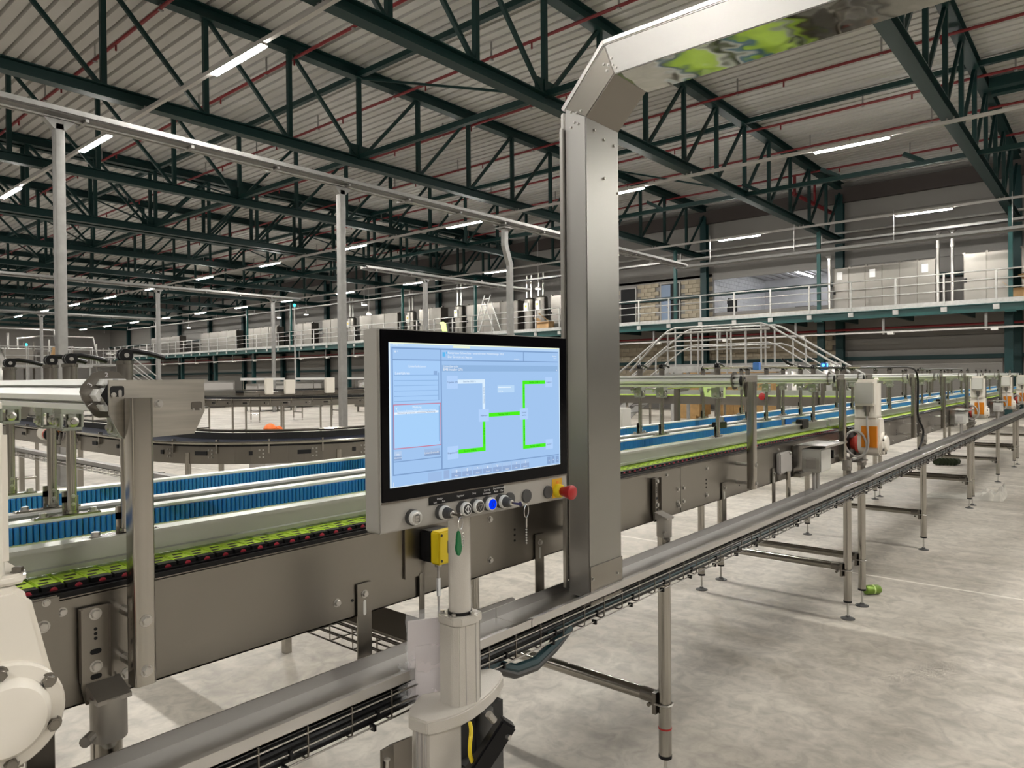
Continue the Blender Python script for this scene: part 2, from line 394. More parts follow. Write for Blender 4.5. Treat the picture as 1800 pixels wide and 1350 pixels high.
# ---------------------------------------------------------------- trusses
tr = thing('roof_truss', (11.3, 0, 6.95), '', 'roof truss', 'dark green lattice roof trusses')
def ibeam(mb, x0, x1, zc, h, w):
    mb.box(x0, -w / 2, zc + h / 2 - .022, x1, w / 2, zc + h / 2).box(x0, -w / 2, zc - h / 2, x1, w / 2, zc - h / 2 + .022).box(x0, -.012, zc - h / 2 + .022, x1, .012, zc + h / 2 - .022)
mb = MB(); ibeam(mb, -8.7, XW, 7.07, .24, .24); mb.build('lower_chord', 'truss', tr, smooth=False)
mb = MB(); ibeam(mb, -8.7, XW, 9.32, .28, .26); mb.build('upper_chord', 'truss', tr, smooth=False)
vmesh = None
for i in range(21):
    x = -8.7 + 2 * i
    if vmesh is None: vmesh = MB().box(-.05, -.05, 7.18, .05, .05, 9.19).build('web_vertical', 'truss', tr, smooth=False); vmesh.location = (x - 0, 0, 0); V0 = vmesh
    else: inst(V0, tr, (x, 0, 0))
V0.data.name = 'web_vertical'
dl = None; dr = None
for i in range(20):
    x = -8.7 + 2 * i
    if x + 1 < 11.3:      # top at x, bottom at x+2
        if dl is None: dl = MB().bar((0.06, 0, 9.2), (1.94, 0, 7.18), .075, .075, (0, 1, 0)).build('web_diagonal', 'truss', tr, smooth=False); dl.location = (x, 0, 0)
        else: inst(dl, tr, (x, 0, 0))
    else:
        if dr is None: dr = MB().bar((0.06, 0, 7.18), (1.94, 0, 9.2), .075, .075, (0, 1, 0)).build('web_diagonal', 'truss', tr, smooth=False); dr.location = (x, 0, 0)
        else: inst(dr, tr, (x, 0, 0))
# children built against origin (11.3,0,6.95): shift the instanced ones back
for c in kids(tr):
    if c.name.startswith('web_'):
        me = c.data
        c.location = (c.location.x, c.location.y, c.location.z)
MB().box(11.0, -.02, 7.19, 11.6, .02, 7.5).build('gusset_plate', 'truss', tr, smooth=False)
proto(tr)
TYS = sorted(TY + [26.63 + .45, 56.5])
for i, y in enumerate(TYS):
    lab = 'dark green lattice roof truss, %s counted from the right, spanning to the back wall' % ORD[i]
    if i == 0: tr.location = (11.3, y, 6.95); tr['label'] = lab
    else: dup(tr, (11.3, y, 6.95), lab)
# ties between trusses
def tie(x, z, w, lab, y0=-3.2, y1=82, grp='teal ties running across the trusses'):
    b = MB().box(x - w / 2, y0, z - w / 2, x + w / 2, y1, z + w / 2)
    tag(b.build('bracing_tie', 'truss', smooth=False), lab, 'tie beam', grp)
tie(21.15, 9.28, .13, 'dark green tie under the deck, high row right of the overhead steel duct')
tie(11.3, 9.28, .13, 'dark green tie under the deck, high row left of the overhead steel duct')
tie(21.35, 7.12, .12, 'dark green low tie crossing the bottom chords toward the back wall')
tie(11.3, 7.2, .12, 'dark green low tie crossing the bottom chords left of the tall duct')
for i, x in enumerate((22.7, 23.25)):
    b = MB().box(x - .13, -3.2, 9.1, x + .13, 2.6, 9.36)
    tag(b.build('bracing_beam', 'truss', smooth=False), ['heavy dark green beam at the right edge under the roof, upper of two', 'heavy dark green beam at the right edge under the roof, lower of two'][i], 'beam', 'heavy beams at the right edge')
for i, y in enumerate(TY[1:8]):
    for k, x in enumerate((11.3, 21.3)):
        tag(MB().bar((x, y + 5.8, 9.15), (x, y + .15, 7.25), .05, .05).build('sway_brace', 'truss', smooth=False), 'thin slanting brace between trusses, %s bay from the right, %s the back wall' % (ORD[i], ['farther from', 'nearer'][k]), 'brace', 'slanting braces between trusses')
# wall columns
cp = thing('wall_column', (XW - .2, 0, 0), '', 'column', 'teal columns along the back wall')
b = MB(); b.box(XW - .33, -.15, 0, XW - .31, .15, 8.95).box(XW - .07, -.15, 0, XW - .05, .15, 8.95).box(XW - .31, -.01, 0, XW - .07, .01, 8.95)
b.build('section', 'teal_dk', cp, smooth=False); MB().box(XW - .4, -.2, 0, XW, .2, .03).build('base_plate', 'teal_dk', cp, smooth=False)
proto(cp)
for i, y in enumerate(TY):
    lab = 'dark teal steel column against the back wall, %s counted from the right' % ORD[i]
    if i == 0: cp.location = (XW - .2, y, 0); cp['label'] = lab
    else: dup(cp, (XW - .2, y, 0), lab)

# ---------------------------------------------------------------- sprinkler pipes along Y
for i, x in enumerate((6.4, 9.45, 12.5, 15.45, 18.42, 21.55, 24.3, 27.45)):
    t = thing('sprinkler_pipe', (x, 30, 9.1), 'red sprinkler pipe below the roof deck, %s from the back wall' % ORD[7 - i], 'pipe', 'red sprinkler pipes')
    MB().cyl((x, -6, 9.1), (x, 80, 9.1), .038, n=8).build('pipe', 'red', t)
    h = MB(); g = MB()
    for k in range(24):
        y = -4 + 3.5 * k + (i % 2) * 1.2
        h.cyl((x, y, 9.06), (x, y, 8.93), .022, n=6)
        g.box(x - .012, y + 1.2, 9.05, x + .012, y + 1.24, 9.48).box(x - .05, y + 1.19, 9.04, x + .05, y + 1.25, 9.06)
    stuff(h.build('sprinkler_head', 'red', t)); stuff(g.build('pipe_hanger', 'galv', t))
t = thing('sprinkler_main', (29, 8.95, 8.6), 'thick red sprinkler main bending down to the wall column below the roof', 'pipe')
MB().tube([(27.45, 9.3, 9.1), (27.45, 9.3, 8.45), (27.5, 9.25, 8.4)], .06).build('riser', 'red', t)
MB().tube([(27.3, 9.3, 8.4), (31.2, 9.0, 8.25)], .08).build('main', 'red', t)
MB().tube([(29.3, 9.15, 8.35), (29.3, 9.15, 9.1)], .05).build('riser', 'red', t)
for i, y in enumerate((3.9, 6.0, 8.3, 11.6)):
    tag(MB().bar((21.35, y, 7.16), (21.2, y + .45, 7.42), .14, .09).build('roof_bracket', 'truss', smooth=False), 'short dark stub on the low tie before the back wall, %s from right' % ORD[i], 'bracket', 'stub brackets on the low tie')

# ---------------------------------------------------------------- light lines
LN = [(6.0, 4.8, 'near', 13), (17.45, 4.65, 'middle', 13), (26.25, 4.8, 'far', 13)]
lp = thing('batten_light', (0, 0, 6.78), '', 'light')
b = MB(); b.prism([(-.045, 6.83), (.045, 6.83), (.062, 6.80), (-.062, 6.80)], XZ, -.81, .81); b.build('housing', 'tray', lp, smooth=False)
MB().prism([(-.058, 6.802), (.058, 6.802), (.050, 6.778), (-.050, 6.778)], XZ, -.79, .79).build('diffuser', 'lamp', lp, smooth=False)
proto(lp); usedlp = False
for x, y0, nm, n in LN:
    t = thing('lighting_trunking', (x, 30, 6.85), 'long grey trunking carrying the %s row of roof lights' % nm, 'trunking', 'light trunkings')
    MB().prism([(x - .035, 6.83), (x + .035, 6.83), (x + .035, 6.90), (x - .035, 6.90)], XZ, -29, 80).build('channel', 'tray', t, smooth=False)
    h = MB()
    for y in TYS: h.box(x - .006, y - .02, 6.9, x + .006, y + .02, 6.96)
    for y in TYS: h.box(x - .012, y - .14, 6.9, x + .012, y - .11, 6.97)
    stuff(h.build('trunking_clip', 'galv', t))
    for k in range(n):
        y = y0 + 6.17 * k
        lab = 'glowing LED batten on the %s light row, %s from the right' % (nm, ORD[k])
        if not usedlp: lp.location = (x, y, 6.78); tag(lp, lab, None, 'LED battens of the %s row' % nm); usedlp = True
        else: dup(lp, (x, y, 6.78), lab, group='LED battens of the %s row' % nm)
    for k in (1, 2, 3, 4): dup(lp, (x, y0 - 6.17 * k, 6.78), 'LED batten on the %s light row, out beyond the right edge' % nm, group='LED battens of the %s row' % nm)
for k in range(10): dup(lp, (-5.5, -20.6 + 6.17 * k, 6.78), 'LED batten on the row behind the viewer', group='LED battens behind the viewer')

# ================================================================= MEZZANINE
mz = thing('mezzanine', (28, 40, 3.6), 'long steel gallery with teal edge beam and pale toe board along the back wall', 'gallery')
b = MB(); b.box(27.97, -9, 3.58, 28.0, 76, 3.86).box(27.9, -9, 3.83, 28.0, 76, 3.86).box(27.9, -9, 3.58, 28.0, 76, 3.61).build('edge_beam', 'teal', mz, smooth=False)
b = MB(); b.box(28.0, -9, 3.80, XW - .02, 76, 3.88); b.build('deck', 'galv_w', mz, smooth=False)
b = MB()
for k in range(42): b.box(28.05, -8 + 2 * k, 3.6, XW - .3, -7.9 + 2 * k, 3.8)
stuff(b.build('joist', 'teal_dk', mz, smooth=False))
MB().box(27.95, -9, 3.84, 27.965, 76, 4.02).build('toe_board', 'galv_w', mz, smooth=False)
for nm, z in (('handrail', 4.95), ('mid_rail', 4.66), ('mid_rail', 4.36)):
    MB().cyl((27.95, -9, z), (27.95, 76, z), .024 if nm == 'handrail' else .018, n=6).build(nm, 'galv_w', mz)
pp = None
for k in range(58):
    y = .15 + 1.48 * k - 6.0
    if pp is None:
        q = MB(); q.box(27.93, -.028, 3.72, 27.985, .028, 4.95).box(27.91, -.09, 3.66, 27.95, .09, 3.86); pp = q.build('railing_post', 'galv_w', mz, smooth=False); pp.location = (0, y, 0)
    else: inst(pp, mz, (0, y, 0))
for k, y in enumerate(TY[:9]):
    t = thing('gallery_hanger', (28, y - .1, 3.7), 'slim teal hanger from truss down to the gallery edge, %s from the right' % ORD[k], 'hanger', 'teal hangers of the gallery')
    MB().box(27.99, y - .16, 3.6, 28.11, y - .04, 7.0).build('post', 'teal', t, smooth=False)
    MB().box(27.9, y - .25, 3.55, 28.2, y + .05, 3.6).build('end_plate', 'teal', t, smooth=False)
cp2 = None
for k, y in enumerate(TY[:12]):
    lab = 'dark teal column under the gallery edge, %s from the right' % ORD[k]
    b = None
    if cp2 is None:
        cp2 = thing('gallery_column', (28.6, y, 0), lab, 'column', 'columns under the gallery')
        MB().box(28.5, y - .12, 0, 28.74, y + .12, 3.6).build('section', 'teal_dk', cp2, smooth=False); MB().box(28.4, y - .2, 0, 28.84, y + .2, .03).build('base_plate', 'teal_dk', cp2, smooth=False); proto(cp2)
    else: dup(cp2, (28.6, y, 0), lab)
t = thing('sprinkler_pipe', (28.6, 30, 3.3), 'red sprinkler pipe slung under the gallery', 'pipe')
MB().cyl((29.6, -8, 3.3), (29.6, 76, 3.3), .045, n=8).build('pipe', 'red', t)
t = thing('cable_tray', (28.2, 30, 3.1), 'thin grey lamp tray hanging under the gallery', 'tray')
MB().box(28.15, -8, 3.05, 28.25, 76, 3.11).build('channel', 'tray', t, smooth=False)
b = MB(); g = MB()
for k in range(24): b.box(28.17, -6 + 3.1 * k, 3.0, 28.23, -5.92 + 3.1 * k, 3.58); g.box(28.1, -6.3 + 3.1 * k, 2.98, 28.3, -6.1 + 3.1 * k, 3.06)
stuff(b.build('hanger', 'galv', t, smooth=False)); stuff(g.build('socket', 'ltgrey', t, smooth=False))

# stainless control cabinets on the gallery
def cabinet(y0, y1, z1, nd, lab, x0=29.1, depth=.6, labels=(), marks=True):
    t = thing('control_cabinet', (x0 + .3, (y0 + y1) / 2, 3.88), lab, 'cabinet', 'stainless cabinets on the gallery')
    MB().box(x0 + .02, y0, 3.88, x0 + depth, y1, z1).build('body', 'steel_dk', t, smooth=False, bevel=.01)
    w = (y1 - y0) / nd
    for i in range(nd):
        MB().box(x0, y0 + i * w + .018, 3.96, x0 + .03, y0 + (i + 1) * w - .018, z1 - .02).build('door', 'cab', t, smooth=False, bevel=.006)
        if i in labels: MB().box(x0 - .004, y0 + (i + .4) * w, z1 - .45, x0, y0 + (i + .4) * w + .2, z1 - .15).build('label', 'printw', t, smooth=False)
    if marks: MB().box(x0 - .02, y1 - .1, z1 - 1.0, x0, y1 - .02, z1 - .85).build('handle', 'black', t, smooth=False)
    b = MB()
    for i in range(nd + 1): b.box(x0 + .1, y0 + i * w - .04, z1, x0 + .2, y0 + i * w + .04, z1 + .06)
    stuff(b.build('lifting_lug', 'steel_dk', t, smooth=False))
    return t
cabinet(4.95, 8.42, 5.66, 6, 'six-door stainless cabinet row on the gallery right of the lit room opening', labels=(0, 3, 5))
cabinet(2.75, 4.1, 5.72, 2, 'two-door stainless cabinet on the gallery near the right edge, past two pipes')
cabinet(1.2, 2.45, 5.75, 1, 'cut-off stainless cabinet at the far right edge of the gallery')
def cyl_tank(y, z1, r, lab, x=29.4):
    t = thing('dosing_tank', (x, y, 3.88), lab, 'tank', 'upright tanks on the gallery')
    MB().lathe((x, y, 3.88), (0, 0, 1), [(0, r), (z1 - 4.0, r), (z1 - 3.92, r * .8), (z1 - 3.88, r * .3)], 16).build('vessel', 'cab', t)
    MB().box(x - r - .06, y - .14, z1 - .75, x - r + .04, y + .14, z1 - .3).build('control_box', 'boxgrey', t, smooth=False)
    MB().box(x - r - .07, y - .05, z1 - .52, x - r - .06, y + .05, z1 - .42).build('warning_label', 'yellow', t, smooth=False)
    MB().cyl((x, y - .1, z1 - .1), (x, y - .1, z1 + 1.2), .05, n=8).cyl((x, y + .2, z1 - .1), (x, y + .2, z1 + 1.2), .05, n=8).build('vent_pipe', 'steel_br', t)
for i, (a, c, z, nd) in enumerate(((20.6, 22.2, 5.75, 2), (24.4, 28.2, 5.7, 3), (30.3, 32.2, 5.75, 2), (34.2, 38.0, 5.7, 3), (40.2, 42.2, 5.7, 2), (43.5, 45.6, 5.6, 2), (48.0, 52.5, 5.6, 4), (54, 60, 5.6, 4), (64, 70, 5.6, 3))):
    cabinet(a, c, z, nd, 'distant stainless cabinet group on the gallery, %s counting left from the tall steel duct' % ORD[i])
for i, (y, z, r) in enumerate(((23.0, 5.85, .33), (23.8, 5.8, .3), (29.0, 5.8, .32), (33.2, 5.75, .3), (39.2, 5.75, .3))):
    cyl_tank(y, z, r, 'stainless tank with white control box on the gallery, %s left of the tall steel duct' % ORD[i])
for i, y in enumerate((4.42, 4.86, 8.52)):
    b = MB(); b.cyl((29.0, y, 3.88), (29.0, y, 6.55 if i < 2 else 6.1), .06, n=10)
    t = thing('riser_pipe', (29.0, y, 3.88), ['bright riser pipe between the two cabinet blocks, right one', 'bright riser pipe between the two cabinet blocks, left one', 'bright riser pipe at the left end of the six-door cabinets'][i], 'pipe', 'riser pipes on the gallery')
    b.build('pipe', 'steel_br', t); MB().cyl((29, y, 6.0), (29, y, 6.15), .085, n=10).build('collar', 'steel_br', t); MB().cyl((29, y, 6.5 if i < 2 else 6.05), (29, y, 6.6 if i < 2 else 6.15), .08, .16, n=10).build('head', 'galv', t)
# step ladder, clothes, boxes up there
t = thing('step_ladder', (28.6, 26.4, 3.9), 'open aluminium step ladder standing on the gallery', 'ladder')
b = MB()
for s in (-.22, .22): b.bar((28.4, 26.9 + s, 3.9), (28.7, 26.2 + s, 6.1), .06, .04)
b.build('front_rail', 'alu', t, smooth=False); b = MB()
for s in (-.25, .25): b.bar((28.9, 25.6 + s, 3.9), (28.7, 26.2 + s, 5.7), .06, .04)
b.build('rear_rail', 'alu', t, smooth=False); b = MB()
for k in range(7): q = k / 7.5 + .1; b.bar((28.4 + .3 * q, 26.9 - .7 * q - .22, 3.9 + 2.2 * q), (28.4 + .3 * q, 26.9 - .7 * q + .22, 3.9 + 2.2 * q), .06, .03)
stuff(b.build('tread', 'alu', t, smooth=False))
t = thing('work_jacket', (27.9, 28.7, 4.0), 'hi-vis yellow jacket hung over the gallery railing above the screen', 'jacket')
MB().prism([(28.5, 4.1), (28.62, 4.62), (28.85, 4.75), (29.15, 4.72), (29.0, 4.5), (28.95, 4.05)], YZ, 27.86, 27.92).build('body', 'limesheet', t, bevel=.02)
MB().prism([(28.35, 4.05), (28.45, 4.6), (28.62, 4.62), (28.5, 4.05)], YZ, 27.87, 27.92).build('dark_panel', 'blackm', t, bevel=.02)
for i, (y, z, d, lab) in enumerate(((22.1, 4.02, (.7, .8, .5), 'open cardboard box on the gallery left of the tall duct'), (2.3, 4.1, (.5, .7, .45), 'crumpled cardboard box on the gallery at the right edge'))):
    t = thing('cardboard_box', (28.5, y, 3.88), lab, 'box')
    b = MB(); b.box(28.25, y - d[1] / 2, 3.88, 28.75, y + d[1] / 2, 3.88 + d[2]); b.build('carton', 'card', t, smooth=False, bevel=.01)
    MB().bar((28.3, y - d[1] / 2, 3.88 + d[2]), (28.1, y + .1, 4.3 + d[2]), .4, .01).build('flap', 'card', t, smooth=False)
    MB().bar((28.6, y + d[1] / 2, 3.88 + d[2]), (28.6, y + d[1] / 2 + .25, 4.12 + d[2]), .4, .01).build('flap', 'card', t, smooth=False)
# trays along the wall above the gallery
t = thing('cable_tray', (25.9, 20, 5.85), 'broad galvanised cable tray along the hall in front of the gallery', 'tray')
b = MB(); b.box(25.7, -6, 5.82, 26.1, 13.4, 5.83).box(25.7, -6, 5.82, 25.705, 13.4, 5.92).box(26.095, -6, 5.82, 26.1, 13.4, 5.92); b.build('channel', 'galv', t, smooth=False)
b = MB()
for k in range(6): b.cyl((25.9, -4 + 3.2 * k, 5.9), (25.9, -4 + 3.2 * k, 6.98), .012, n=6)
stuff(b.build('hanger_rod', 'galv', t)); MB().cyl((25.8, -6, 5.86), (25.8, 13.2, 5.86), .03, n=6).build('cable', 'black', t)
t = thing('cable_tray', (28.2, 30, 6.55), 'narrow galvanised tray running the length of the gallery above the cabinets', 'tray')
b = MB(); b.box(28.6, -8, 6.58, 28.9, 74, 6.6).box(28.6, -8, 6.58, 28.605, 74, 6.68).build('channel', 'galv', t, smooth=False)
b = MB()
for y in TY: b.box(28.72, y - .03, 6.6, 28.76, y + .03, 7.0)
stuff(b.build('hanger_rod', 'galv', t))
t = thing('conduit_pipe', (30.9, 30, 7.3), 'grey conduit along the back wall above the cabinets', 'conduit')
MB().cyl((30.9, -8, 7.35), (30.9, 70, 7.35), .05, n=8).build('pipe', 'galv_w', t)
for i, (x, y, z) in enumerate(((28.6, 22.6, 6.1), (26.0, 33.5, 5.9), (28.6, 36.4, 5.7), (29, 44, 6.2), (29, 47.5, 6.2), (29, 62, 6.2))):
    t = thing('spot_lamp', (x, y, z), 'small bright spot lamp over the far gallery, %s from the right' % ORD[i], 'lamp', 'small lamps over the gallery')
    MB().lathe((x, y, z), (0, 0, 1), [(0, .16), (.05, .18), (.12, .1)], 12).build('shade', 'tray', t)
    MB().cyl((x, y, z - .02), (x, y, z), .15, n=12).build('glass', 'spot', t)
    MB().cyl((x, y, z + .1), (x, y, 9.5), .01, n=5).build('stem', 'tray', t)

# ================================================================= GALVANISED CABLE BRIDGES ON COLUMNS
def bridge(y, z, x0, x1, cols, lab, cl, w=.36, bend=()):
    t = thing('cable_bridge', ((x0 + x1) / 2, y, z), lab, 'cable tray')
    b = MB()
    b.box(x0, y - w / 2, z, x1, y - w / 2 + .006, z + .11).box(x0, y + w / 2 - .006, z, x1, y + w / 2, z + .11).box(x0, y - w / 2, z, x1, y + w / 2, z + .006)
    b.build('tray_channel', 'galv', t, smooth=False)
    MB().box(x0, y - w / 2 - .05, z + .02, x1, y - w / 2 - .005, z + .065).build('support_rail', 'galv', t, smooth=False)
    MB().cyl((x0, y - .05, z - .03), (x1, y - .05, z - .03), .018, n=6).cyl((x0, y + .08, z - .02), (x1, y + .08, z - .02), .014, n=6).build('cable', 'galv_w', t)
    b = MB()
    for k in range(int((x1 - x0) / 1.6)): xx = x0 + .4 + 1.6 * k; b.box(xx, y - w / 2 - .03, z - .045, xx + .05, y + w / 2 + .03, z - .003)
    stuff(b.build('cross_bracket', 'galv', t, smooth=False))
    for i, x in enumerate(cols):
        c = thing('cable_bridge_column', (x, y, 0), cl[i], 'column', 'galvanised columns of the cable bridges')
        if x in bend:
            MB().prism([(x - .07, 0), (x + .07, 0), (x + .07, z - 1.0), (x - .12, z - .5), (x - .12, z - .12), (x - .26, z - .12), (x - .26, z - .55), (x - .07, z - 1.05)], XZ, y - .06, y + .06).build('post', 'galv', c, smooth=False)
            MB().box(x - .38, y - .17, z - .12, x - .02, y + .17, z - .10).build('head_plate', 'galv', c, smooth=False)
        else:
            MB().prism(rrect(x - .07, y - .07, x + .07, y + .07, .018), XY, 0, z - .12).build('post', 'galv', c, smooth=True)
            MB().prism([(x - .08, z - .2), (x + .08, z - .2), (x + .2, z - .06), (x - .2, z - .06)], XZ, y - .07, y + .07).build('flared_head', 'galv', c, smooth=False)
        MB().box(x - .13, y - .13, 0, x + .13, y + .13, .015).build('base_plate', 'galv', c, smooth=False)
bridge(12.0, 5.5, -6, 23.6, [3.7, 8.75, 14.0], 'big galvanised cable tray crossing the hall at the upper left on three columns', ['nearest galvanised column at the left, behind the cam levers', 'galvanised column rising just left of the screen top', 'galvanised column with a dog-leg top, between the screen and the tall duct'], bend=(14.0,))
bridge(31.0, 5.5, -6, 20, [7.2, 13.2, 18.6], 'second galvanised cable tray farther back on the left', ['distant galvanised column at the far left edge', 'distant thin galvanised column left of the curved belt', 'distant galvanised column under the second cable tray'])
bridge(46.0, 5.4, -6, 20, [13.2, 19.5], 'third and farthest galvanised cable tray at the left', ['very distant galvanised post near the left edge', 'very distant galvanised post left of the gallery end'])
bridge(20.0, 5.4, 15.5, 24.5, [18.4], 'short galvanised cable tray stub behind the screen column', ['galvanised column standing right above the screen, farther back'])

# ================================================================= CROSSOVER STAIRS
t = thing('crossover_bridge', (19.4, 8.2, 0), 'galvanised step-over bridge with double handrails behind the right conveyor', 'stairs')
b = MB(); b.box(19.0, 6.4, 1.78, 20.0, 10.2, 1.90); b.build('platform', 'galv', t, smooth=False)
for x in (19.0, 20.0):
    MB().box(x - .03, 6.4, 1.66, x + .03, 10.2, 1.84).build('side_beam', 'galv_w', t, smooth=False)
    MB().bar((x, 6.4, 1.75), (x, 4.2, .05), .05, .2).build('stringer', 'galv_w', t, smooth=False)
    MB().bar((x, 10.2, 1.75), (x, 12.4, .05), .05, .2).build('stringer', 'galv_w', t, smooth=False)
    MB().tube([(x, 4.7, 1.35), (x, 7.1, 2.88), (x, 7.35, 2.97), (x, 9.9, 2.97), (x, 10.15, 2.88), (x, 12.5, 1.2)], .03).build('handrail', 'galv_w', t)
    MB().tube([(x, 4.7, .9), (x, 6.9, 2.36), (x, 7.15, 2.44), (x, 9.9, 2.44), (x, 10.15, 2.36), (x, 12.5, .75)], .022).build('mid_rail', 'galv_w', t)
    for y, z0, z1 in ((6.5, 1.8, 2.55), (7.35, 1.8, 2.97), (8.2, 1.8, 2.97), (9.05, 1.8, 2.97), (9.9, 1.8, 2.97), (5.6, 1.1, 1.95), (11.1, 1.1, 2.2)):
        MB().cyl((x, y, z0), (x, y, z1), .024, n=8).build('railing_post', 'galv_w', t)
    for y in (6.6, 10.0): MB().box(x - .04, y - .04, 0, x + .04, y + .04, 1.7).build('leg', 'galv_w', t, smooth=False)
b = MB()
for k in range(7): b.box(19.05, 6.2 - .3 * k, 1.6 - .24 * k, 19.95, 6.42 - .3 * k, 1.63 - .24 * k)
for k in range(7): b.box(19.05, 10.2 + .3 * k, 1.6 - .24 * k, 19.95, 10.42 + .3 * k, 1.63 - .24 * k)
stuff(b.build('tread', 'galv', t, smooth=False))
# second little landing of tubes in front
t = thing('guard_railing', (18, 8, 0), 'tube guard railing with close posts in front of the step-over bridge', 'railing')
MB().tube([(17.6, 6.6, 2.72), (17.6, 9.5, 2.72), (17.6, 9.7, 2.55), (17.6, 10.6, 1.7)], .028).build('handrail', 'galv_w', t)
MB().tube([(17.6, 6.6, 2.25), (17.6, 9.5, 2.25), (17.6, 9.7, 2.1), (17.6, 10.6, 1.3)], .02).build('mid_rail', 'galv_w', t)
for y in (6.7, 7.2, 7.7, 8.5, 9.4): MB().cyl((17.6, y, 1.6), (17.6, y, 2.72), .024, n=8).build('railing_post', 'galv_w', t)
MB().box(17.5, 6.5, 1.5, 18.4, 9.8, 1.62).build('landing', 'galv', t, smooth=False)
for y in (6.7, 9.6): MB().box(17.55, y - .04, 0, 17.65, y + .04, 1.5).build('leg', 'galv_w', t, smooth=False)
for i, (y0, y1, x) in enumerate(((11.6, 12.6, 24), (10.2, 11.3, 25), (9.0, 9.8, 24.5))):
    t = thing('wooden_crate', (x, (y0 + y1) / 2, 0), ['tan plywood crate at the back, left one under the gallery', 'tan plywood crate behind the step-over bridge, middle one', 'tan plywood crate behind the step-over bridge, right one'][i], 'crate', 'plywood crates under the gallery')
    MB().box(x, y0, .12, x + 1, y1, 1.75).build('panel_box', 'osb', t, smooth=False)
    b = MB()
    for q in (y0, (y0 + y1) / 2, y1): b.box(x - .03, q - .05, .1, x, q + .05, 1.75)
    b.build('batten', 'osb', t, smooth=False); MB().box(x, y0 + .1, 0, x + 1, y1 - .1, .12).build('skid', 'osb', t, smooth=False)
for i, (y, x, r, z) in enumerate(((8.35, 24.2, .38, 2.0), (6.95, 24.0, .33, 1.95))):
    t = thing('buffer_tank', (x, y, 0), ['left stainless tank behind the step-over stair foot', 'right stainless tank beside the teal wall column'][i], 'tank', 'stainless tanks under the gallery')
    MB().lathe((x, y, .3), (0, 0, 1), [(0, r * .5), (.1, r), (z - .6, r), (z - .45, r * .75), (z - .4, r * .75), (z - .3, r * .7)], 20).build('vessel', 'steel_br', t)
    for a in range(3):
        c, s = math.cos(a * 2.1), math.sin(a * 2.1)
        MB().cyl((x + r * .8 * c, y + r * .8 * s, 0), (x + r * .8 * c, y + r * .8 * s, .5), .03, n=8).build('leg', 'steel_dk', t)
    MB().tube([(x + r * .8, y, z - .3), (x + r * .8, y, z + .05)], .012, 6).tube([(x - r * .8, y, z - .3), (x - r * .8, y, z + .05)], .012, 6).build('lifting_rod', 'steel_br', t)
# roller shutter ribs under the gallery at the right
b = MB(); sh = struct(MB().box(XW - .02, 3.2, 0, XW + .055, 8.3, 2.1).build('door_4', 'clad_lt', smooth=False))
for k in range(24): b.box(XW - .05, 3.2, .03 + k * .085, XW - .02, 8.3, .09 + k * .085)
stuff(b.build('shutter_slat', 'clad_lt', sh, smooth=False))

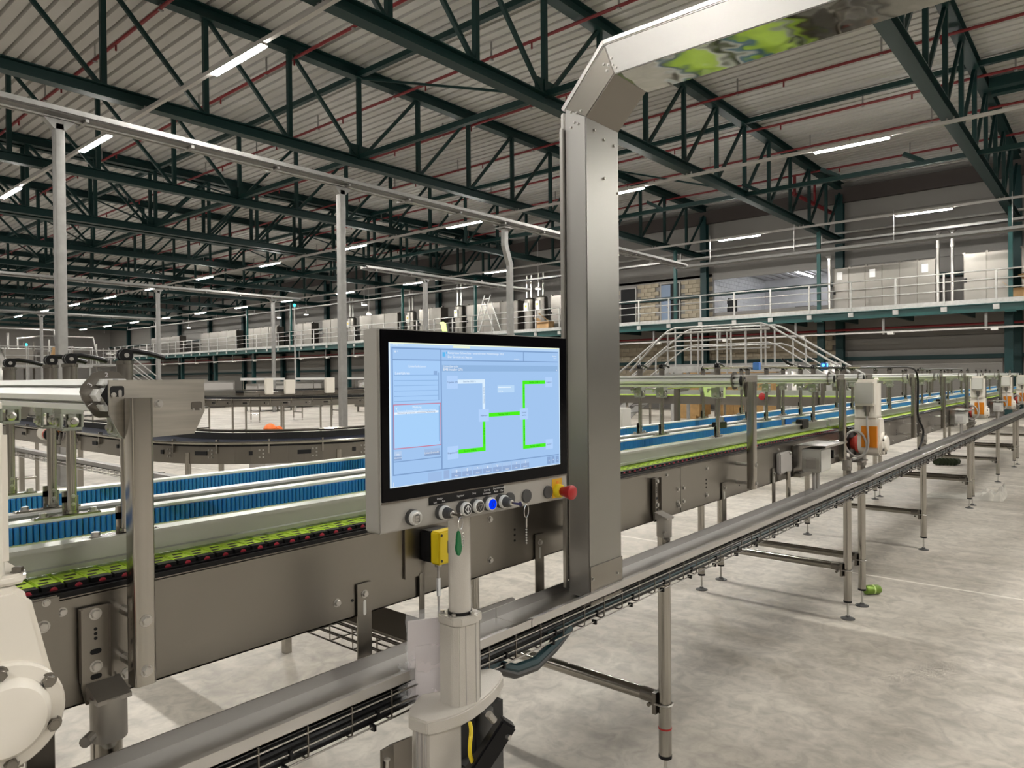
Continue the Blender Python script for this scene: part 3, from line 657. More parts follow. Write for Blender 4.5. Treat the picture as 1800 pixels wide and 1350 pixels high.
# ================================================================= MAIN CONVEYOR
YN, YF = 1.345, 2.295          # side frame faces
ZB = 1.205                     # belt top
def plateholes(mb, pts, y, r=.0035):
    for x, z in pts: mb.cyl((x, y - .0012, z), (x, y + .001, z), r, n=10)
def conveyor(x0, x1, lab, detail):
    t = thing('conveyor_section', ((x0 + x1) / 2, 1.82, 1.0), lab, 'conveyor', 'sections of the main conveyor')
    for y, s in ((YN, 1), (YF, -1)):
        b = MB(); b.box(x0, y, 1.0, x1, y + s * .004, 1.186).box(x0, y, 1.184, x1, y + s * .018, 1.188).box(x0, y, 1.0, x1, y + s * .02, 1.003)
        b.build('side_frame', 'steel', t, smooth=False)
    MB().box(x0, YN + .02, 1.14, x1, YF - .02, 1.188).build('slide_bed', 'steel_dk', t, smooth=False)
    b = MB(); b.box(x0 + .03, YN + .002, 1.186, x1, YN + .008, 1.196).box(x0 + .03, YN + .018, 1.188, x1, YN + .034, 1.197).build('wear_strip', 'black', t, smooth=False)
    # chain: lime modules with black links and red pins
    pitch = .0381; n = int((x1 - x0 - .06) / pitch)
    if detail:
        md = lk = None
        for k in range(n):
            x = x0 + .05 + k * pitch
            if md is None:
                md = MB().box(x, 1.393, 1.193, x + .0345, 1.76, ZB).build('belt_module', 'lime', t, smooth=False, bevel=.0015)
                q = MB(); q.box(x + .001, 1.374, 1.189, x + .0345, 1.393, 1.2045).box(x + .004, 1.398, ZB - .001, x + .019, 1.407, ZB + .0004).box(x + .012, 1.421, ZB - .001, x + .03, 1.429, ZB + .0004)
                lk = q.build('chain_link', 'black', t, smooth=False)
                x00 = x
            else:
                inst(md, t, (x - x00, 0, 0)); inst(lk, t, (x - x00, 0, 0))
        b = MB()
        for k in range(n): x = x0 + .05 + k * pitch; b.lathe((x + .0185, 1.3745, 1.1965), (0, -1, 0), [(-.001, .0062), (.0012, .0062), (.002, .004)], 10)
        stuff(b.build('chain_pin', 'redpin', t, smooth=False))
    else:
        b = MB(); q = MB()
        for k in range(n): x = x0 + .05 + k * pitch; b.box(x, 1.389, 1.193, x + .036, 1.76, ZB); q.box(x + .002, 1.379, 1.189, x + .0335, 1.389, 1.2035)
        stuff(b.build('belt_module', 'lime', t, smooth=False)); stuff(q.build('chain_link', 'rubber', t, smooth=False))
    b = MB()
    for k in range(n): x = x0 + .05 + k * pitch; b.box(x, 1.87, 1.193, x + .036, 2.255, ZB)
    stuff(b.build('belt_lane', 'lime', t, smooth=False))
    b = MB()
    for s in ((0.11, 2.2, 3.4) if detail else (0.28, 1.05, 1.52, 2.2, 2.6, 3.4, 4.1)):
        x = x0 + s
        if x < x1: hexbolt(b, (x, YN, 1.165), (0, -1, 0), .006, .005); hexbolt(b, (x + .1, YN, 1.03), (0, -1, 0), .008, .007)
    stuff(b.build('bolt', 'steel_br', t))
    if detail:
        for x_, z_ in ((2.591, 1.097), (2.64, 1.097), (2.591, 1.043), (2.64, 1.043), (2.855, 1.155), (2.855, 1.04), (.958, 1.045), (1.473, 1.153), (1.473, 1.038)):
            q = MB(); hexbolt(q, (x_, YN, z_), (0, -1, 0), .0075, .006); q.build('frame_bolt', 'steel_br', t)
        MB().box(2.615, YN - .0006, 1.003, 2.6165, YN + .001, 1.185).build('frame_seam', 'dark', t, smooth=False)
    b = MB(); plateholes(b, [(x0 + s, 1.09 + d) for s in (1.28, 2.55, 3.6) for d in (-.016, 0, .016)] + [(x0 + s, 1.04) for s in (.7, 1.62, 2.9)], YN - .0003)
    stuff(b.build('frame_hole', 'dark', t, smooth=False))
    return t
def guides(x0, x1, tail, nsingle):
    def rail(y, lab, blue_side, back, nm='lane_guide'):
        t = thing(nm, ((x0 + x1) / 2, y, 1.235), lab, 'guide rail', 'lane guide rails')
        b = MB(); b.prism([(y, 1.213), (y + .035, 1.213), (y + .035, 1.256), (y + .012, 1.256), (y + .012, 1.250), (y, 1.250)] if not back else [(y, 1.211), (y + .036, 1.211), (y + .036, 1.260), (y - .004, 1.260), (y - .004, 1.252), (y + .006, 1.250), (y + .006, 1.221), (y, 1.219)], YZ, x0, x1)
        b.build('profile', 'guide', t, smooth=False)
        MB().box(x0, y - .003, 1.250, x1, y + .036, 1.2565).build('top_strip', 'alu', t, smooth=False) if not back else None
        if blue_side:
            yy = y - .0065; r0 = None; p = .0118
            for k in range(nsingle):
                x = x0 + .02 + k * p
                if r0 is None: r0 = MB().cyl((x, yy, 1.2135), (x, yy, 1.249), .0053, n=8).build('roller', 'blue', t); xs = x
                else: inst(r0, t, (x - xs, 0, 0))
            b = MB(); x = x0 + .02 + nsingle * p
            while x < x1 - .01: b.cyl((x, yy, 1.2135), (x, yy, 1.249), .0053, n=6, caps=False); x += p
            stuff(b.build('roller_strip', 'blue', t))
            MB().box(x0, y - .009, 1.2095, x1, y + .002, 1.2135).build('bottom_strip', 'alu', t, smooth=False)
        return t
    rail(1.440, 'front lane guide of the %s, plain aluminium side toward the viewer' % tail, False, True)
    rail(1.742, 'second lane guide of the %s, row of blue rollers behind the front guide' % tail, True, False)
    rail(1.862, 'third lane guide of the %s, pale edge just behind the first blue row' % tail, False, False)
    rail(2.178, 'rearmost lane guide of the %s with the higher row of blue rollers' % tail, True, False)
conveyor(.30, 4.84, 'nearest conveyor section, long stainless frame crossing the foreground', True)
guides(.05, 4.84, 'nearest section', 105)
conveyor(5.0, 9.62, 'second conveyor section, beyond the white gear motor at the right', False)
guides(4.9, 9.62, 'second section', 0)
conveyor(9.75, 14.3, 'third conveyor section, far right between two white gear motors', False)
guides(9.7, 14.3, 'third section', 0)
conveyor(14.4, 20, 'last visible conveyor section at the far right end', False)
guides(14.4, 20, 'last section', 0)
t = thing('frame_end_plate', (.33, YN, 1.1), 'small stainless end plate closing the conveyor frame beside the left motor', 'plate')
MB().box(.36, 1.338, 1.04, .405, 1.345, 1.196).build('plate', 'steel', t, smooth=False, bevel=.003); b = MB(); hexbolt(b, (.385, 1.338, 1.188), (0, -1, 0), .005, .004); b.build('bolt', 'steel_br', t); b = MB(); hexbolt(b, (.380, 1.338, 1.15), (0, -1, 0), .008, .006); b.build('bolt', 'steel_br', t)

# ---------------------------------------------------------------- cross-beam gantries
g = thing('guide_gantry', (.53, 1.30, 1.03), '', 'gantry', 'cross-beam gantries over the conveyor')
MB().prism(rrect(.489, 1.252, .524, 1.289, .006), XY, 1.035, 1.522).build('post', 'tube', g)
for z in (1.06, 1.145):
    b = MB(); hexbolt(b, (.5065, 1.252, z), (0, -1, 0), .008, .006); b.build('post_bolt', 'steel_br', g)
    b = MB(); b.cyl((.5065, 1.289, z), (.5065, 1.345, z), .008, n=10); b.build('spacer_sleeve', 'steel_br', g)
pl = MB()
# plate with two hook slots: build as outline strips around the holes
P = lambda u, v: (u, v)
pl.prism([(.468, 1.5525), (.468, 1.495), (.482, 1.465), (.490, 1.4525), (.540, 1.4515), (.613, 1.4535), (.6325, 1.494), (.6325, 1.5525)], XZ, 1.293, 1.297)
plate = pl.build('bracket_plate', 'plate', g, smooth=False)
b = MB()
b.prism(rrect(.4705, 1.524, .4920, 1.5425, .004), XZ, 1.2915, 1.2985); b.build('slot_opening', 'dark', plate, smooth=False)
MB().prism(rrect(.4825, 1.5235, .4880, 1.536, .002), XZ, 1.291, 1.2985).build('slot_tongue', 'steel_br', plate, smooth=False)
b = MB(); b.prism(rrect(.6075, 1.496, .6275, 1.512, .004), XZ, 1.2915, 1.2985); b.build('slot_opening', 'steel_dk', plate, smooth=False)
for bx_, by_, bz_, br_ in ((.4745, 1.290, 1.5275, .0033), (.5495, 1.293, 1.510, .0062), (.611, 1.293, 1.4975, .0026), (.6235, 1.293, 1.4975, .0026)):
    b = MB(); hexbolt(b, (bx_, by_, bz_), (0, -1, 0), br_, br_ * .85); b.build('plate_bolt', 'steel_br', g)
MB().cyl((.5495, 1.297, 1.510), (.5495, 1.33, 1.510), .007, n=10).build('bolt_sleeve', 'steel_br', g)
d = MB().prism([(.481 + .0425 * x, 1.528 + .0425 * z) for x, z in ((-.98, .1), (-.93, .35), (-.5, .88), (-.3, .95), (.3, .95), (.5, .88), (.93, .35), (.98, .1), (.93, -.2), (.5, -.85), (.3, -.95), (-.3, -.95), (-.5, -.85), (-.9, -.2))], XZ, 1.338, 1.342).build('index_disc', 'steel_dk', g, smooth=False)
def world_text(body, size, m, parent, loc, rot, name='number'):
    off = origin(parent); return text(body, size, m, parent, (loc[0] - off.x, loc[1] - off.y, loc[2] - off.z), rot, 'CENTER', name)
world_text('3', .012, 'printw', d, (.455, 1.3375, 1.545), (PI / 2, math.radians(-55), 0), 'numeral')
world_text('2', .012, 'printw', d, (.481, 1.3375, 1.5615), (PI / 2, 0, 0), 'numeral')
world_text('1', .012, 'printw', d, (.454, 1.3375, 1.511), (PI / 2, math.radians(55), 0), 'numeral')
sec = []
cx, cz, R = .486, 1.527, .0325
for i in range(6):
    a0, a1 = math.radians(60 * i), math.radians(60 * i + 60)
    p, q = Vector((math.cos(a0), math.sin(a0))), Vector((math.cos(a1), math.sin(a1))); mid = (p + q) / 2; nrm = mid.normalized(); tn = (q - p).normalized()
    w, dd = .13, .26
    for pt in (p * .99, mid - tn * w, mid - tn * w - nrm * .10, mid - tn * w * 1.9 - nrm * .14, mid - tn * w * 1.2 - nrm * dd, mid + tn * w * 1.2 - nrm * dd, mid + tn * w * 1.9 - nrm * .14, mid + tn * w - nrm * .10, mid + tn * w):
        sec.append((cx + R * pt.x, cz + R * pt.y))
MB().prism(sec, XZ, 1.312, 2.36).build('cross_beam', 'alu', g, smooth=False)
MB().prism([(cx + R * .74 * math.cos(i * PI / 3), cz + R * .74 * math.sin(i * PI / 3)) for i in range(6)], XZ, 1.311, 1.3115).build('beam_dark_interior', 'dark', g, smooth=False)  # dark end plate stands in for shade inside the hollow beam
MB().prism(rrect(.489, 2.35, .524, 2.387, .006), XY, 1.035, 1.522).build('post', 'steel', g)
MB().prism([(.4835, 1.553), (.4835, 1.478), (.507, 1.441), (.632, 1.448), (.650, 1.49), (.650, 1.553)], XZ, 2.343, 2.347).build('bracket_plate', 'steel', g, smooth=False)
rod0 = None
for y in (1.456, 1.752, 1.878, 2.195):
    if rod0 is None:
        q = MB(); X = .556
        q.cyl((X, y, 1.268), (X, y, 1.50), .0098, n=14); rod0 = q.build('hanger_rod', 'tube', g); y0r = y
        parts = [rod0]
        q = MB(); q.cyl((X, y, 1.50), (X, y, 1.583), .0145, n=16); parts.append(q.build('clamp_sleeve', 'steel', g))
        q = MB(); q.cyl((X, y, 1.583), (X, y, 1.590), .0158, n=16); parts.append(q.build('collar', 'tube', g))
        # clamp jaw under the beam
        q = MB(); q.box(X - .026, y - .022, 1.480, X + .020, y + .022, 1.495).box(X - .026, y - .021, 1.450, X - .021, y + .021, 1.482).box(X + .014, y - .021, 1.450, X + .019, y + .021, 1.482)
        q.box(X - .022, y - .0225, 1.446, X + .016, y - .0185, 1.451).box(X - .022, y + .0185, 1.446, X + .016, y + .0225, 1.451).box(X - .024, y - .020, 1.444, X + .017, y + .020, 1.448).box(X - .010, y - .018, 1.448, X + .006, y - .014, 1.481)
        jaw = q.build('clamp_jaw', 'guide', g, smooth=False, bevel=.0015); parts.append(jaw)
        q = MB(); q.lathe((X - .026, y, 1.463), (-1, 0, 0), [(0, .010), (.003, .010), (.005, .006), (.009, .005)], 14); parts.append(q.build('clamp_bolt', 'steel_br', g))
        q = MB(); q.lathe((X - .002, y - .018, 1.463), (0, -1, 0), [(0, .0115), (.004, .0115), (.006, .007), (.010, .006)], 14); parts.append(q.build('clamp_bolt', 'steel_br', g))
        q = MB(); q.cyl((X - .02, y + .035, 1.487), (X + .0, y + .05, 1.474), .007, .005, n=8).cyl((X - .02, y + .015, 1.488), (X - .02, y + .036, 1.488), .004, n=8); parts.append(q.build('clamp_pin', 'steel_br', g))
        # cam lever
        q = MB(); q.cyl((X, y - .010, 1.6005), (X, y - .003, 1.6005), .0125, n=18); q.cyl((X, y + .003, 1.6005), (X, y + .010, 1.6005), .0125, n=18); q.box(X - .008, y - .009, 1.589, X + .010, y + .009, 1.600)
        q.tube([(X + .0, y, 1.6075), (X + .02, y, 1.609), (X + .045, y, 1.605), (X + .070, y, 1.5985), (X + .075, y, 1.5965)], .0053, 8)
        parts.append(q.build('cam_lever', 'black', g)); lev = parts[-1]
        MB().cyl((X, y - .0115, 1.6005), (X, y + .0115, 1.6005), .0045, n=10).build('pivot_pin', 'steel_br', lev)
        q = MB(); q.box(X - .075, y - .012, 1.2565, X + .055, y + .012, 1.2605).box(X - .016, y + .009, 1.26, X + .016, y + .012, 1.298).box(X - .016, y + .009, 1.285, X + .012, y + .0125, 1.31)
        q.cyl((X, y, 1.262), (X, y, 1.268), .0115, n=14); parts.append(q.build('foot_plate', 'tube', g, smooth=False))
        for c_, a_, r_, h_ in (((X - .055, y, 1.2605), (0, 0, 1), .008, .007), ((X + .042, y, 1.2605), (0, 0, 1), .008, .007), ((X, y - .0095, 1.282), (0, -1, 0), .0035, .002), ((X, y - .0095, 1.300), (0, -1, 0), .0035, .002)):
            q = MB(); hexbolt(q, c_, a_, r_, h_); parts.append(q.build('foot_bolt', 'steel_br', g))
        levkids = kids(lev)
    else:
        for p in parts:
            c = inst(p, g, (0, y - y0r, 0))
            if p is lev:
                for k in levkids: e = k.copy(); COL.objects.link(e); e.parent = c
proto(g)
GX = [(.53, 'nearest gantry at the left with slotted plate and round-cornered post'), (1.89, 'gantry mostly hidden by the screen and tall duct, one end showing left of the screen'), (3.19, 'first gantry right of the tall steel duct'), (4.59, 'gantry just left of the big white gear motor'), (5.25, 'gantry directly behind the big white gear motor'), (6.56, 'gantry with the black cable drooping down its post'), (7.84, 'second gantry beyond the big white gear motor'), (9.22, 'gantry left of the second white gear motor'), (10.6, 'gantry right behind the second white gear motor'), (12.2, 'gantry left of the third white gear motor'), (13.6, 'gantry at the third white gear motor'), (15.2, 'farthest visible gantry at the right')]
for i, (x, lab) in enumerate(GX):
    if i == 0: g['label'] = lab
    else: dup(g, (x, 1.30, 1.03), lab)

# ---------------------------------------------------------------- support frames
sf = thing('conveyor_trestle', (0, 1.8, 0), '', 'support', 'tubular supports of the main conveyor')
for y, fx in ((1.31, 1), (2.305, 1)):
    l = MB().cyl((0, y, .115), (0, y, .985), .0242, n=20).build('leg', 'tube', sf)
    MB().cyl((0, y, .105), (0, y, .117), .0255, n=20).build('end_ring', 'black', l)
    MB().cyl((0, y, .012), (0, y, .106), .0065, n=10).build('threaded_rod', 'steel_br', l)
    MB().lathe((0, y, 0), (0, 0, 1), [(0, .042), (.004, .042), (.012, .016), (.02, .012)], 20).build('foot_pad', 'rubber', l)
q = MB(); q.cyl((.004, 1.31, .945), (.004, 1.31, 1.018), .0285, n=20).cyl((-.03, 1.29, .965), (-.045, 1.275, .965), .009, n=10)
cl = q.build('clamp_head', 'cast', sf)
q = MB(); q.prism([(-.029, 1.165), (.017, 1.165), (.018, 1.05), (.032, 1.02), (.032, 1.0), (-.022, 1.0), (-.029, 1.03)], XZ, 1.335, 1.339).box(-.031, 1.326, 1.04, -.028, 1.339, 1.165).box(.015, 1.326, 1.04, .018, 1.339, 1.165)
q.build('bracket', 'steel', sf, smooth=False)
q = MB(); q.prism([(1.339, 1.036), (1.335, 1.036), (1.284, 1.019), (1.284, 1.012), (1.339, 1.008)], YZ, -.022, .032)
q.build('bracket_shelf', 'cast', sf, smooth=False)
for z in (1.152, 1.062): q = MB(); hexbolt(q, (-.006, 1.335, z), (0, -1, 0), .008, .006); q.build('bracket_bolt', 'steel_br', sf)
q = MB()
for z in (1.118, 1.110, 1.126): q.cyl((-.006, 1.3345, z), (-.006, 1.336, z), .003, n=8)
q.prism(rrect(-.015, 1.083, .003, 1.092, .0044), XZ, 1.3345, 1.336).prism(rrect(-.015, 1.040, .003, 1.049, .0044), XZ, 1.3345, 1.336); q.build('bracket_hole', 'dark', sf, smooth=False)
q = MB(); q.prism([(-.03, 1.15), (.022, 1.15), (.022, .99), (-.03, .99)], XZ, 2.30, 2.304); q.build('bracket', 'steel', sf, smooth=False)
MB().cyl((0, 1.345, .325), (0, 2.27, .325), .0242, n=16).build('brace_tube', 'tube', sf)
q = MB()
for y, s in ((1.31, 1), (2.305, -1)):
    q.tube([(-.029, y + s * .03, .31), (-.029, y, .31), (-.02, y - s * .024, .31), (0, y - s * .029, .31), (.02, y - s * .024, .31), (.029, y, .31), (.029, y + s * .03, .31)], .004, 6)
q.build('u_bolt', 'steel_br', sf)
q = MB()
for y, s in ((1.345, 1), (2.27, -1)):
    q.cyl((0, y, .325), (0, y + s * .06, .325), .0262, n=16).box(-.03, y - s * .012, .27, .03, y + s * .004, .35).cyl((-.012, y + s * .03, .29), (.012, y + s * .03, .29), .008, n=8)
q.build('tube_clamp', 'steel', sf, smooth=False)
proto(sf)
SX = [(.463, 'nearest support at the lower left, clamp head below the frame bracket'), (2.41, 'single support with a red ring right of the screen stand'), (4.80, 'front support of the close pair left of the green can'), (5.13, 'rear support of the close pair touching the green can'), (7.11, 'single support past the green can, alone in the row'), (9.64, 'front support of the second pair by the crumpled cloth'), (9.87, 'rear support of the second pair by the crumpled cloth'), (12.2, 'single support beyond the crumpled cloth'), (14.3, 'front support of the far pair at the right edge'), (14.75, 'rear support of the far pair at the right edge'), (17.2, 'farthest support, last one at the right edge')]
for i, (x, lab) in enumerate(SX):
    if i == 0: sf.location = (x, 1.8, 0); sf['label'] = lab
    else: dup(sf, (x, 1.8, 0), lab)
tag(MB().lathe((2.41, 1.31, .215), (0, 0, 1), [(0, .0246), (0, .0256), (.006, .0256), (.006, .0246)], 20).build('marker_ring', 'redplast'), 'thin red marker ring around the support leg at lower middle', 'ring')

# ---------------------------------------------------------------- cable tray in front of the legs
t = thing('cable_tray', (4, 1.21, .9), 'stainless U-shaped cable tray with wire basket running along the conveyor front', 'cable tray')
TF, TB = 1.152, 1.278
xs = [-.5, 1.42, 3.9, 6.4, 8.9, 11.4, 13.9, 16.4]
for a, c in zip(xs, xs[1:]):
    b = MB()
    b.box(a, TF, .903, c - .003, TB, .9055).box(a, TF, .903, c - .003, TF + .0025, .926).box(a, TF - .002, .9245, c - .003, TF + .010, .928).box(a, TB - .0025, .903, c - .003, TB, .931)
    b.build('channel_length', 'traysteel', t, smooth=False)
b = MB()
for z in (.893, .869, .846): b.cyl((-.5, TF - .004, z), (16.3, TF - .004, z), .0021, n=5)
for y in (1.175, 1.2, 1.225, 1.25): b.cyl((-.5, y, .843), (16.3, y, .843), .0021, n=5)
x = -.45
while x < 16.2:
    b.tube([(x, TF - .004, .905), (x, TF - .004, .85), (x, TF + .004, .843), (x, TB - .01, .843)], .0022, 5); x += .1
stuff(b.build('wire_basket', 'steel_dk', t))
for i, (y, z, r, m) in enumerate(((1.165, .856, .0075, 'black'), (1.182, .858, .008, 'rubber'), (1.168, .874, .006, 'black'), (1.2, .856, .008, 'black'), (1.216, .853, .006, 'black'), (1.185, .874, .007, 'black'), (1.235, .858, .009, 'rubber'))):
    pts = [(-.5 + .28 * k, y + random.uniform(-.004, .004), z + random.uniform(-.003, .003)) for k in range(61)]
    MB().tube(pts, r, 6).build('cable', m, t)
MB().tube([(1.5 + .3 * k, 1.166 + random.uniform(-.003, .003), .868) for k in range(49)], .0065, 6).build('cable', 'bluecab', t)
for k, m in enumerate(('bluecab', 'rubber')):
    MB().tube([(1.22, 1.17, .85), (1.30, 1.165, .842 - .01 * k), (1.36, 1.16, .815 - .012 * k), (1.44, 1.16, .808 - .012 * k), (1.52, 1.16, .83 - .01 * k), (1.60, 1.165, .852)], .013, 8).build('cable_loop', m, t)
b = MB()
x = -.3
while x < 9: b.box(x, TF - .009, .838, x + .006, TF + .006, .85); b.box(x + .01, TF - .008, .86, x + .016, TF, .876); x += .2 if x < 3 else .3
stuff(b.build('cable_tie', 'black', t, smooth=False))
MB().prism([(1.30, .931), (1.50, .931), (1.50, .936), (1.49, .942), (1.31, .942), (1.30, .936)], XZ, TB, TB + .004).build('edge_clip', 'steel_br', t, smooth=False)
for x in (1.03, 1.69, 3.02, 3.62): 
    b = MB(); b.box(x - .02, 1.338, .9, x + .02, 1.342, 1.075); pb = b.build('hanger_bar', 'steel', t, smooth=False)
    q = MB(); hexbolt(q, (x, 1.338, 1.05), (0, -1, 0), .007, .006); q.build('bolt', 'steel_br', pb)
    MB().prism(rrect(x - .004, 1.0, x + .004, 1.035, .0035), XZ, 1.3372, 1.343).build('slot', 'boxgrey', pb, smooth=False)
    MB().box(x - .02, TB - .01, .897, x + .02, 1.342, .9025).build('hanger_foot', 'steel', pb, smooth=False)
# basket under the conveyor, crossing
t = thing('wire_tray', (1.25, 1.6, .88), 'dark wire mesh tray passing crosswise beneath the conveyor frame', 'cable tray')
b = MB()
for k in range(5): b.cyl((1.13 + .035 * k, 1.3, .845), (1.13 + .035 * k, 2.3, .845), .0025, n=5)
for z in (.87, .9): b.cyl((1.13, 1.3, z), (1.13, 2.3, z), .0025, n=5).cyl((1.27, 1.3, z), (1.27, 2.3, z), .0025, n=5)
for k in range(10): y = 1.32 + .1 * k; b.tube([(1.13, y, .905), (1.13, y, .845), (1.27, y, .845), (1.27, y, .905)], .0025, 5)
stuff(b.build('wire_mesh', 'steel_dk', t)); MB().box(1.14, 1.3, .905, 1.27, 2.28, .912).build('cover', 'steel_dk', t, smooth=False)

# ---------------------------------------------------------------- tall duct
t = thing('cable_duct', (1.785, 1.2, .9), 'tall stainless cable duct rising from the tray and elbowing overhead toward the viewer', 'duct')
DX0, DX1, DF, DB = 1.70, 1.872, 1.163, 1.237
MB().prism([(DF + .0015, .91), (DB, .91), (DB, 2.3405), (DF + .0015, 2.299)], YZ, DX0, DX1).build('riser', 'steel_mirror', t, smooth=False, bevel=.002)
MB().box(DX0 + .001, DF, 1.0, DX1 - .001, DF + .0014, 2.2975).build('front_shade_face', 'duct_front', t, smooth=False)  # thin overlay, its darker colour paints the dimmer front side of the riser
MB().box(DX0, DF - .004, .885, DX1, DF - .0005, 1.0).build('front_apron', 'steel', t, smooth=False)
MB().prism([(DB + .0005, 2.347 - .006), (1.0985, 2.483), (1.066, 2.397), (DF, 2.2995)], YZ, DX0, DX1).build('elbow', 'steel', t, smooth=False, bevel=.002)
MB().prism([(1.0665, 2.396), (DF + .0005, 2.2985), (DF - .0008, 2.2975), (1.065, 2.395)], YZ, DX0 + .001, DX1 - .001).build('elbow_dark_reflection', 'steel_dk', t, smooth=False)  # darker sheet paints the dark reflection on the elbow underside
MB().prism([(1.0975, 2.483), (-1.3, 2.483), (-1.3, 2.394), (1.065, 2.394)], YZ, DX0, DX1).build('overhead_run', 'steel_mirror', t, smooth=False, bevel=.002)
MB().box(DX0 + .001, -1.3, 2.3925, DX1 - .001, 1.06, 2.3938).build('bottom_sheet', 'mirror', t, smooth=False)
MB().box(DX0 - .002, DB + .001, .95, DX1 + .002, DB + .017, 2.33).build('cover_strip', 'steel_br', t, smooth=False, bevel=.004)
MB().prism([(DB + .001, 2.332), (DB + .017, 2.342), (1.106, 2.502), (1.0985, 2.486)], YZ, DX0 - .002, DX1 + .002).build('cover_strip', 'steel_br', t, smooth=False, bevel=.003)
MB().box(DX0 - .002, -1.3, 2.4845, DX1 + .002, 1.105, 2.5005).build('cover_strip', 'steel_br', t, smooth=False, bevel=.003)
b = MB()
for y, z in ((1.19, 2.285), (1.215, 2.28), (1.203, 2.292), (1.195, 2.318), (1.215, 2.325), (1.18, 2.32), (1.09, 2.41), (1.10, 2.43), (1.085, 2.425), (1.07, 2.42), (1.075, 2.44), (1.06, 2.41)): hexbolt(b, (DX0, y, z), (-1, 0, 0), .0035, .003)
for x, z in ((1.74, 2.27), (1.79, 2.255), (1.845, 2.25), (1.79, 2.14), (1.865, 2.11), (1.708, .965), (1.84, .955)): hexbolt(b, (x, DF - (.004 if z < 1 else 0), z), (0, -1, 0), .004, .004)
stuff(b.build('bolt', 'steel_br', t))
MB().box(DX0 - .012, DB + .002, .93, DX0 - .001, DB + .012, 2.28).build('edge_rail', 'steel_br', t, smooth=False)
MB().box(1.72, DF + .02, .86, 1.83, DB, .872).build('foot_bracket', 'steel', t, smooth=False)

# ================================================================= GEAR MOTORS
gm = thing('gear_motor', (0, 1.2, 1.1), '', 'motor', 'cream gear motors on the conveyor')
def G(b, nm, m, **k): return b.build(nm, m, gm, **k)
b = MB(); b.prism(rrect(-.11, 1.145, .014, 1.285, .03, 4), XY, 1.29, 1.495); b.prism(rrect(-.095, 1.165, .004, 1.27, .03, 4), XY, 1.495, 1.52); G(b, 'motor_body', 'white')
b = MB()
for k in range(7): y = 1.16 + k * .018; b.box(-.112, y, 1.31, .016, y + .004, 1.48)
stuff(G(b, 'cooling_fin', 'white', smooth=False))
MB().lathe((.0, 1.175, 1.515), (0, 0, 1), [(0, .014), (.008, .014), (.013, .010), (.0155, .004)], 14).build('cap', 'white', gm)
b = MB(); b.prism(rrect(-.112, 1.15, .038, 1.28, .02), XY, 1.278, 1.292); b.prism([(-.09, 1.18), (.034, 1.18), (.034, 1.255), (.02, 1.28), (-.09, 1.28)], XZ, 1.155, 1.285); G(b, 'neck', 'white', bevel=.004)
b = MB(); b.prism(arc(-.01, 1.11, .078, 160, 380, 20) + [(.036, 1.262), (.02, 1.277), (-.075, 1.277), (-.085, 1.25)], XZ, 1.14, 1.27); G(b, 'gear_housing', 'white', bevel=.008)
b = MB(); b.lathe((0, 1.14, 1.112), (0, -1, 0), [(0, .071), (.010, .071), (.014, .068), (.015, .053), (.024, .050), (.030, .044), (.031, .036), (.029, .001)], 40); G(b, 'flange', 'white')
for a in range(6):
    th = math.radians(60 * a + 35); b = MB(); hexbolt(b, (.0605 * math.cos(th), 1.127, 1.112 + .0605 * math.sin(th)), (0, -1, 0), .0085, .007); G(b, 'bolt', 'steel')
for x in (.027, -.09): b = MB(); hexbolt(b, (x, 1.165, 1.292), (0, 0, 1), .007, .006); G(b, 'bolt', 'steel')
b = MB(); b.box(-.165, 1.15, 1.355, -.10, 1.265, 1.505); tb = G(b, 'terminal_box', 'white', smooth=False, bevel=.008)
MB().box(-.173, 1.152, 1.37, -.165, 1.263, 1.50).build('lid', 'boxgrey', tb, smooth=False, bevel=.004)
b = MB()
for y in (1.162, 1.253):
    for z in (1.38, 1.49): hexbolt(b, (-.173, y, z), (-1, 0, 0), .004, .003)
b.build('screw', 'steel_br', tb)
b = MB(); b.cyl((-.115, 1.205, 1.315), (-.115, 1.205, 1.355), .018, n=12).cyl((-.115, 1.205, 1.29), (-.115, 1.205, 1.318), .012, n=12); G(b, 'cable_gland', 'steel')
lp_ = [(-.115, 1.205, 1.30), (-.117, 1.20, 1.22), (-.12, 1.195, 1.12), (-.12, 1.21, 1.06), (-.12, 1.26, 1.03), (-.12, 1.31, 1.06), (-.12, 1.335, 1.12), (-.12, 1.31, 1.18), (-.12, 1.26, 1.195), (-.12, 1.22, 1.16), (-.12, 1.205, 1.09), (-.115, 1.24, 1.03), (-.10, 1.30, 1.0)]
def smooth_path(p, n=4):
    p = [Vector(q) for q in p]; out = []
    for i in range(len(p) - 1):
        a, b_, c, d_ = p[max(i - 1, 0)], p[i], p[i + 1], p[min(i + 2, len(p) - 1)]
        for k in range(n):
            t = k / n; out.append(.5 * ((2 * b_) + (c - a) * t + (2 * a - 5 * b_ + 4 * c - d_) * t * t + (3 * b_ - a - 3 * c + d_) * t ** 3))
    return out + [p[-1]]
G(MB().tube(smooth_path(lp_), .0065, 8), 'cable', 'tray')
b = MB(); b.box(-.105, 1.155, 1.085, -.10, 1.215, 1.225).bar((-.102, 1.155, 1.155), (-.085, 1.13, 1.155), .14, .005, (1, 0, 0)); 
b = MB(); b.box(-.103, 1.15, 1.09, -.099, 1.24, 1.225).box(-.103, 1.15, 1.09, -.07, 1.154, 1.225); G(b, 'guard_sheet', 'orange', smooth=False)
G(MB().prism([(1.19, 1.232), (1.225, 1.232), (1.2075, 1.262)], YZ, -.0655, -.0625), 'warning_sign', 'estopyel', smooth=False)
G(MB().lathe((0, 1.27, 1.105), (0, 1, 0), [(0, .06), (.02, .06), (.03, .048), (.055, .036)], 20), 'shaft_cap', 'redcap')
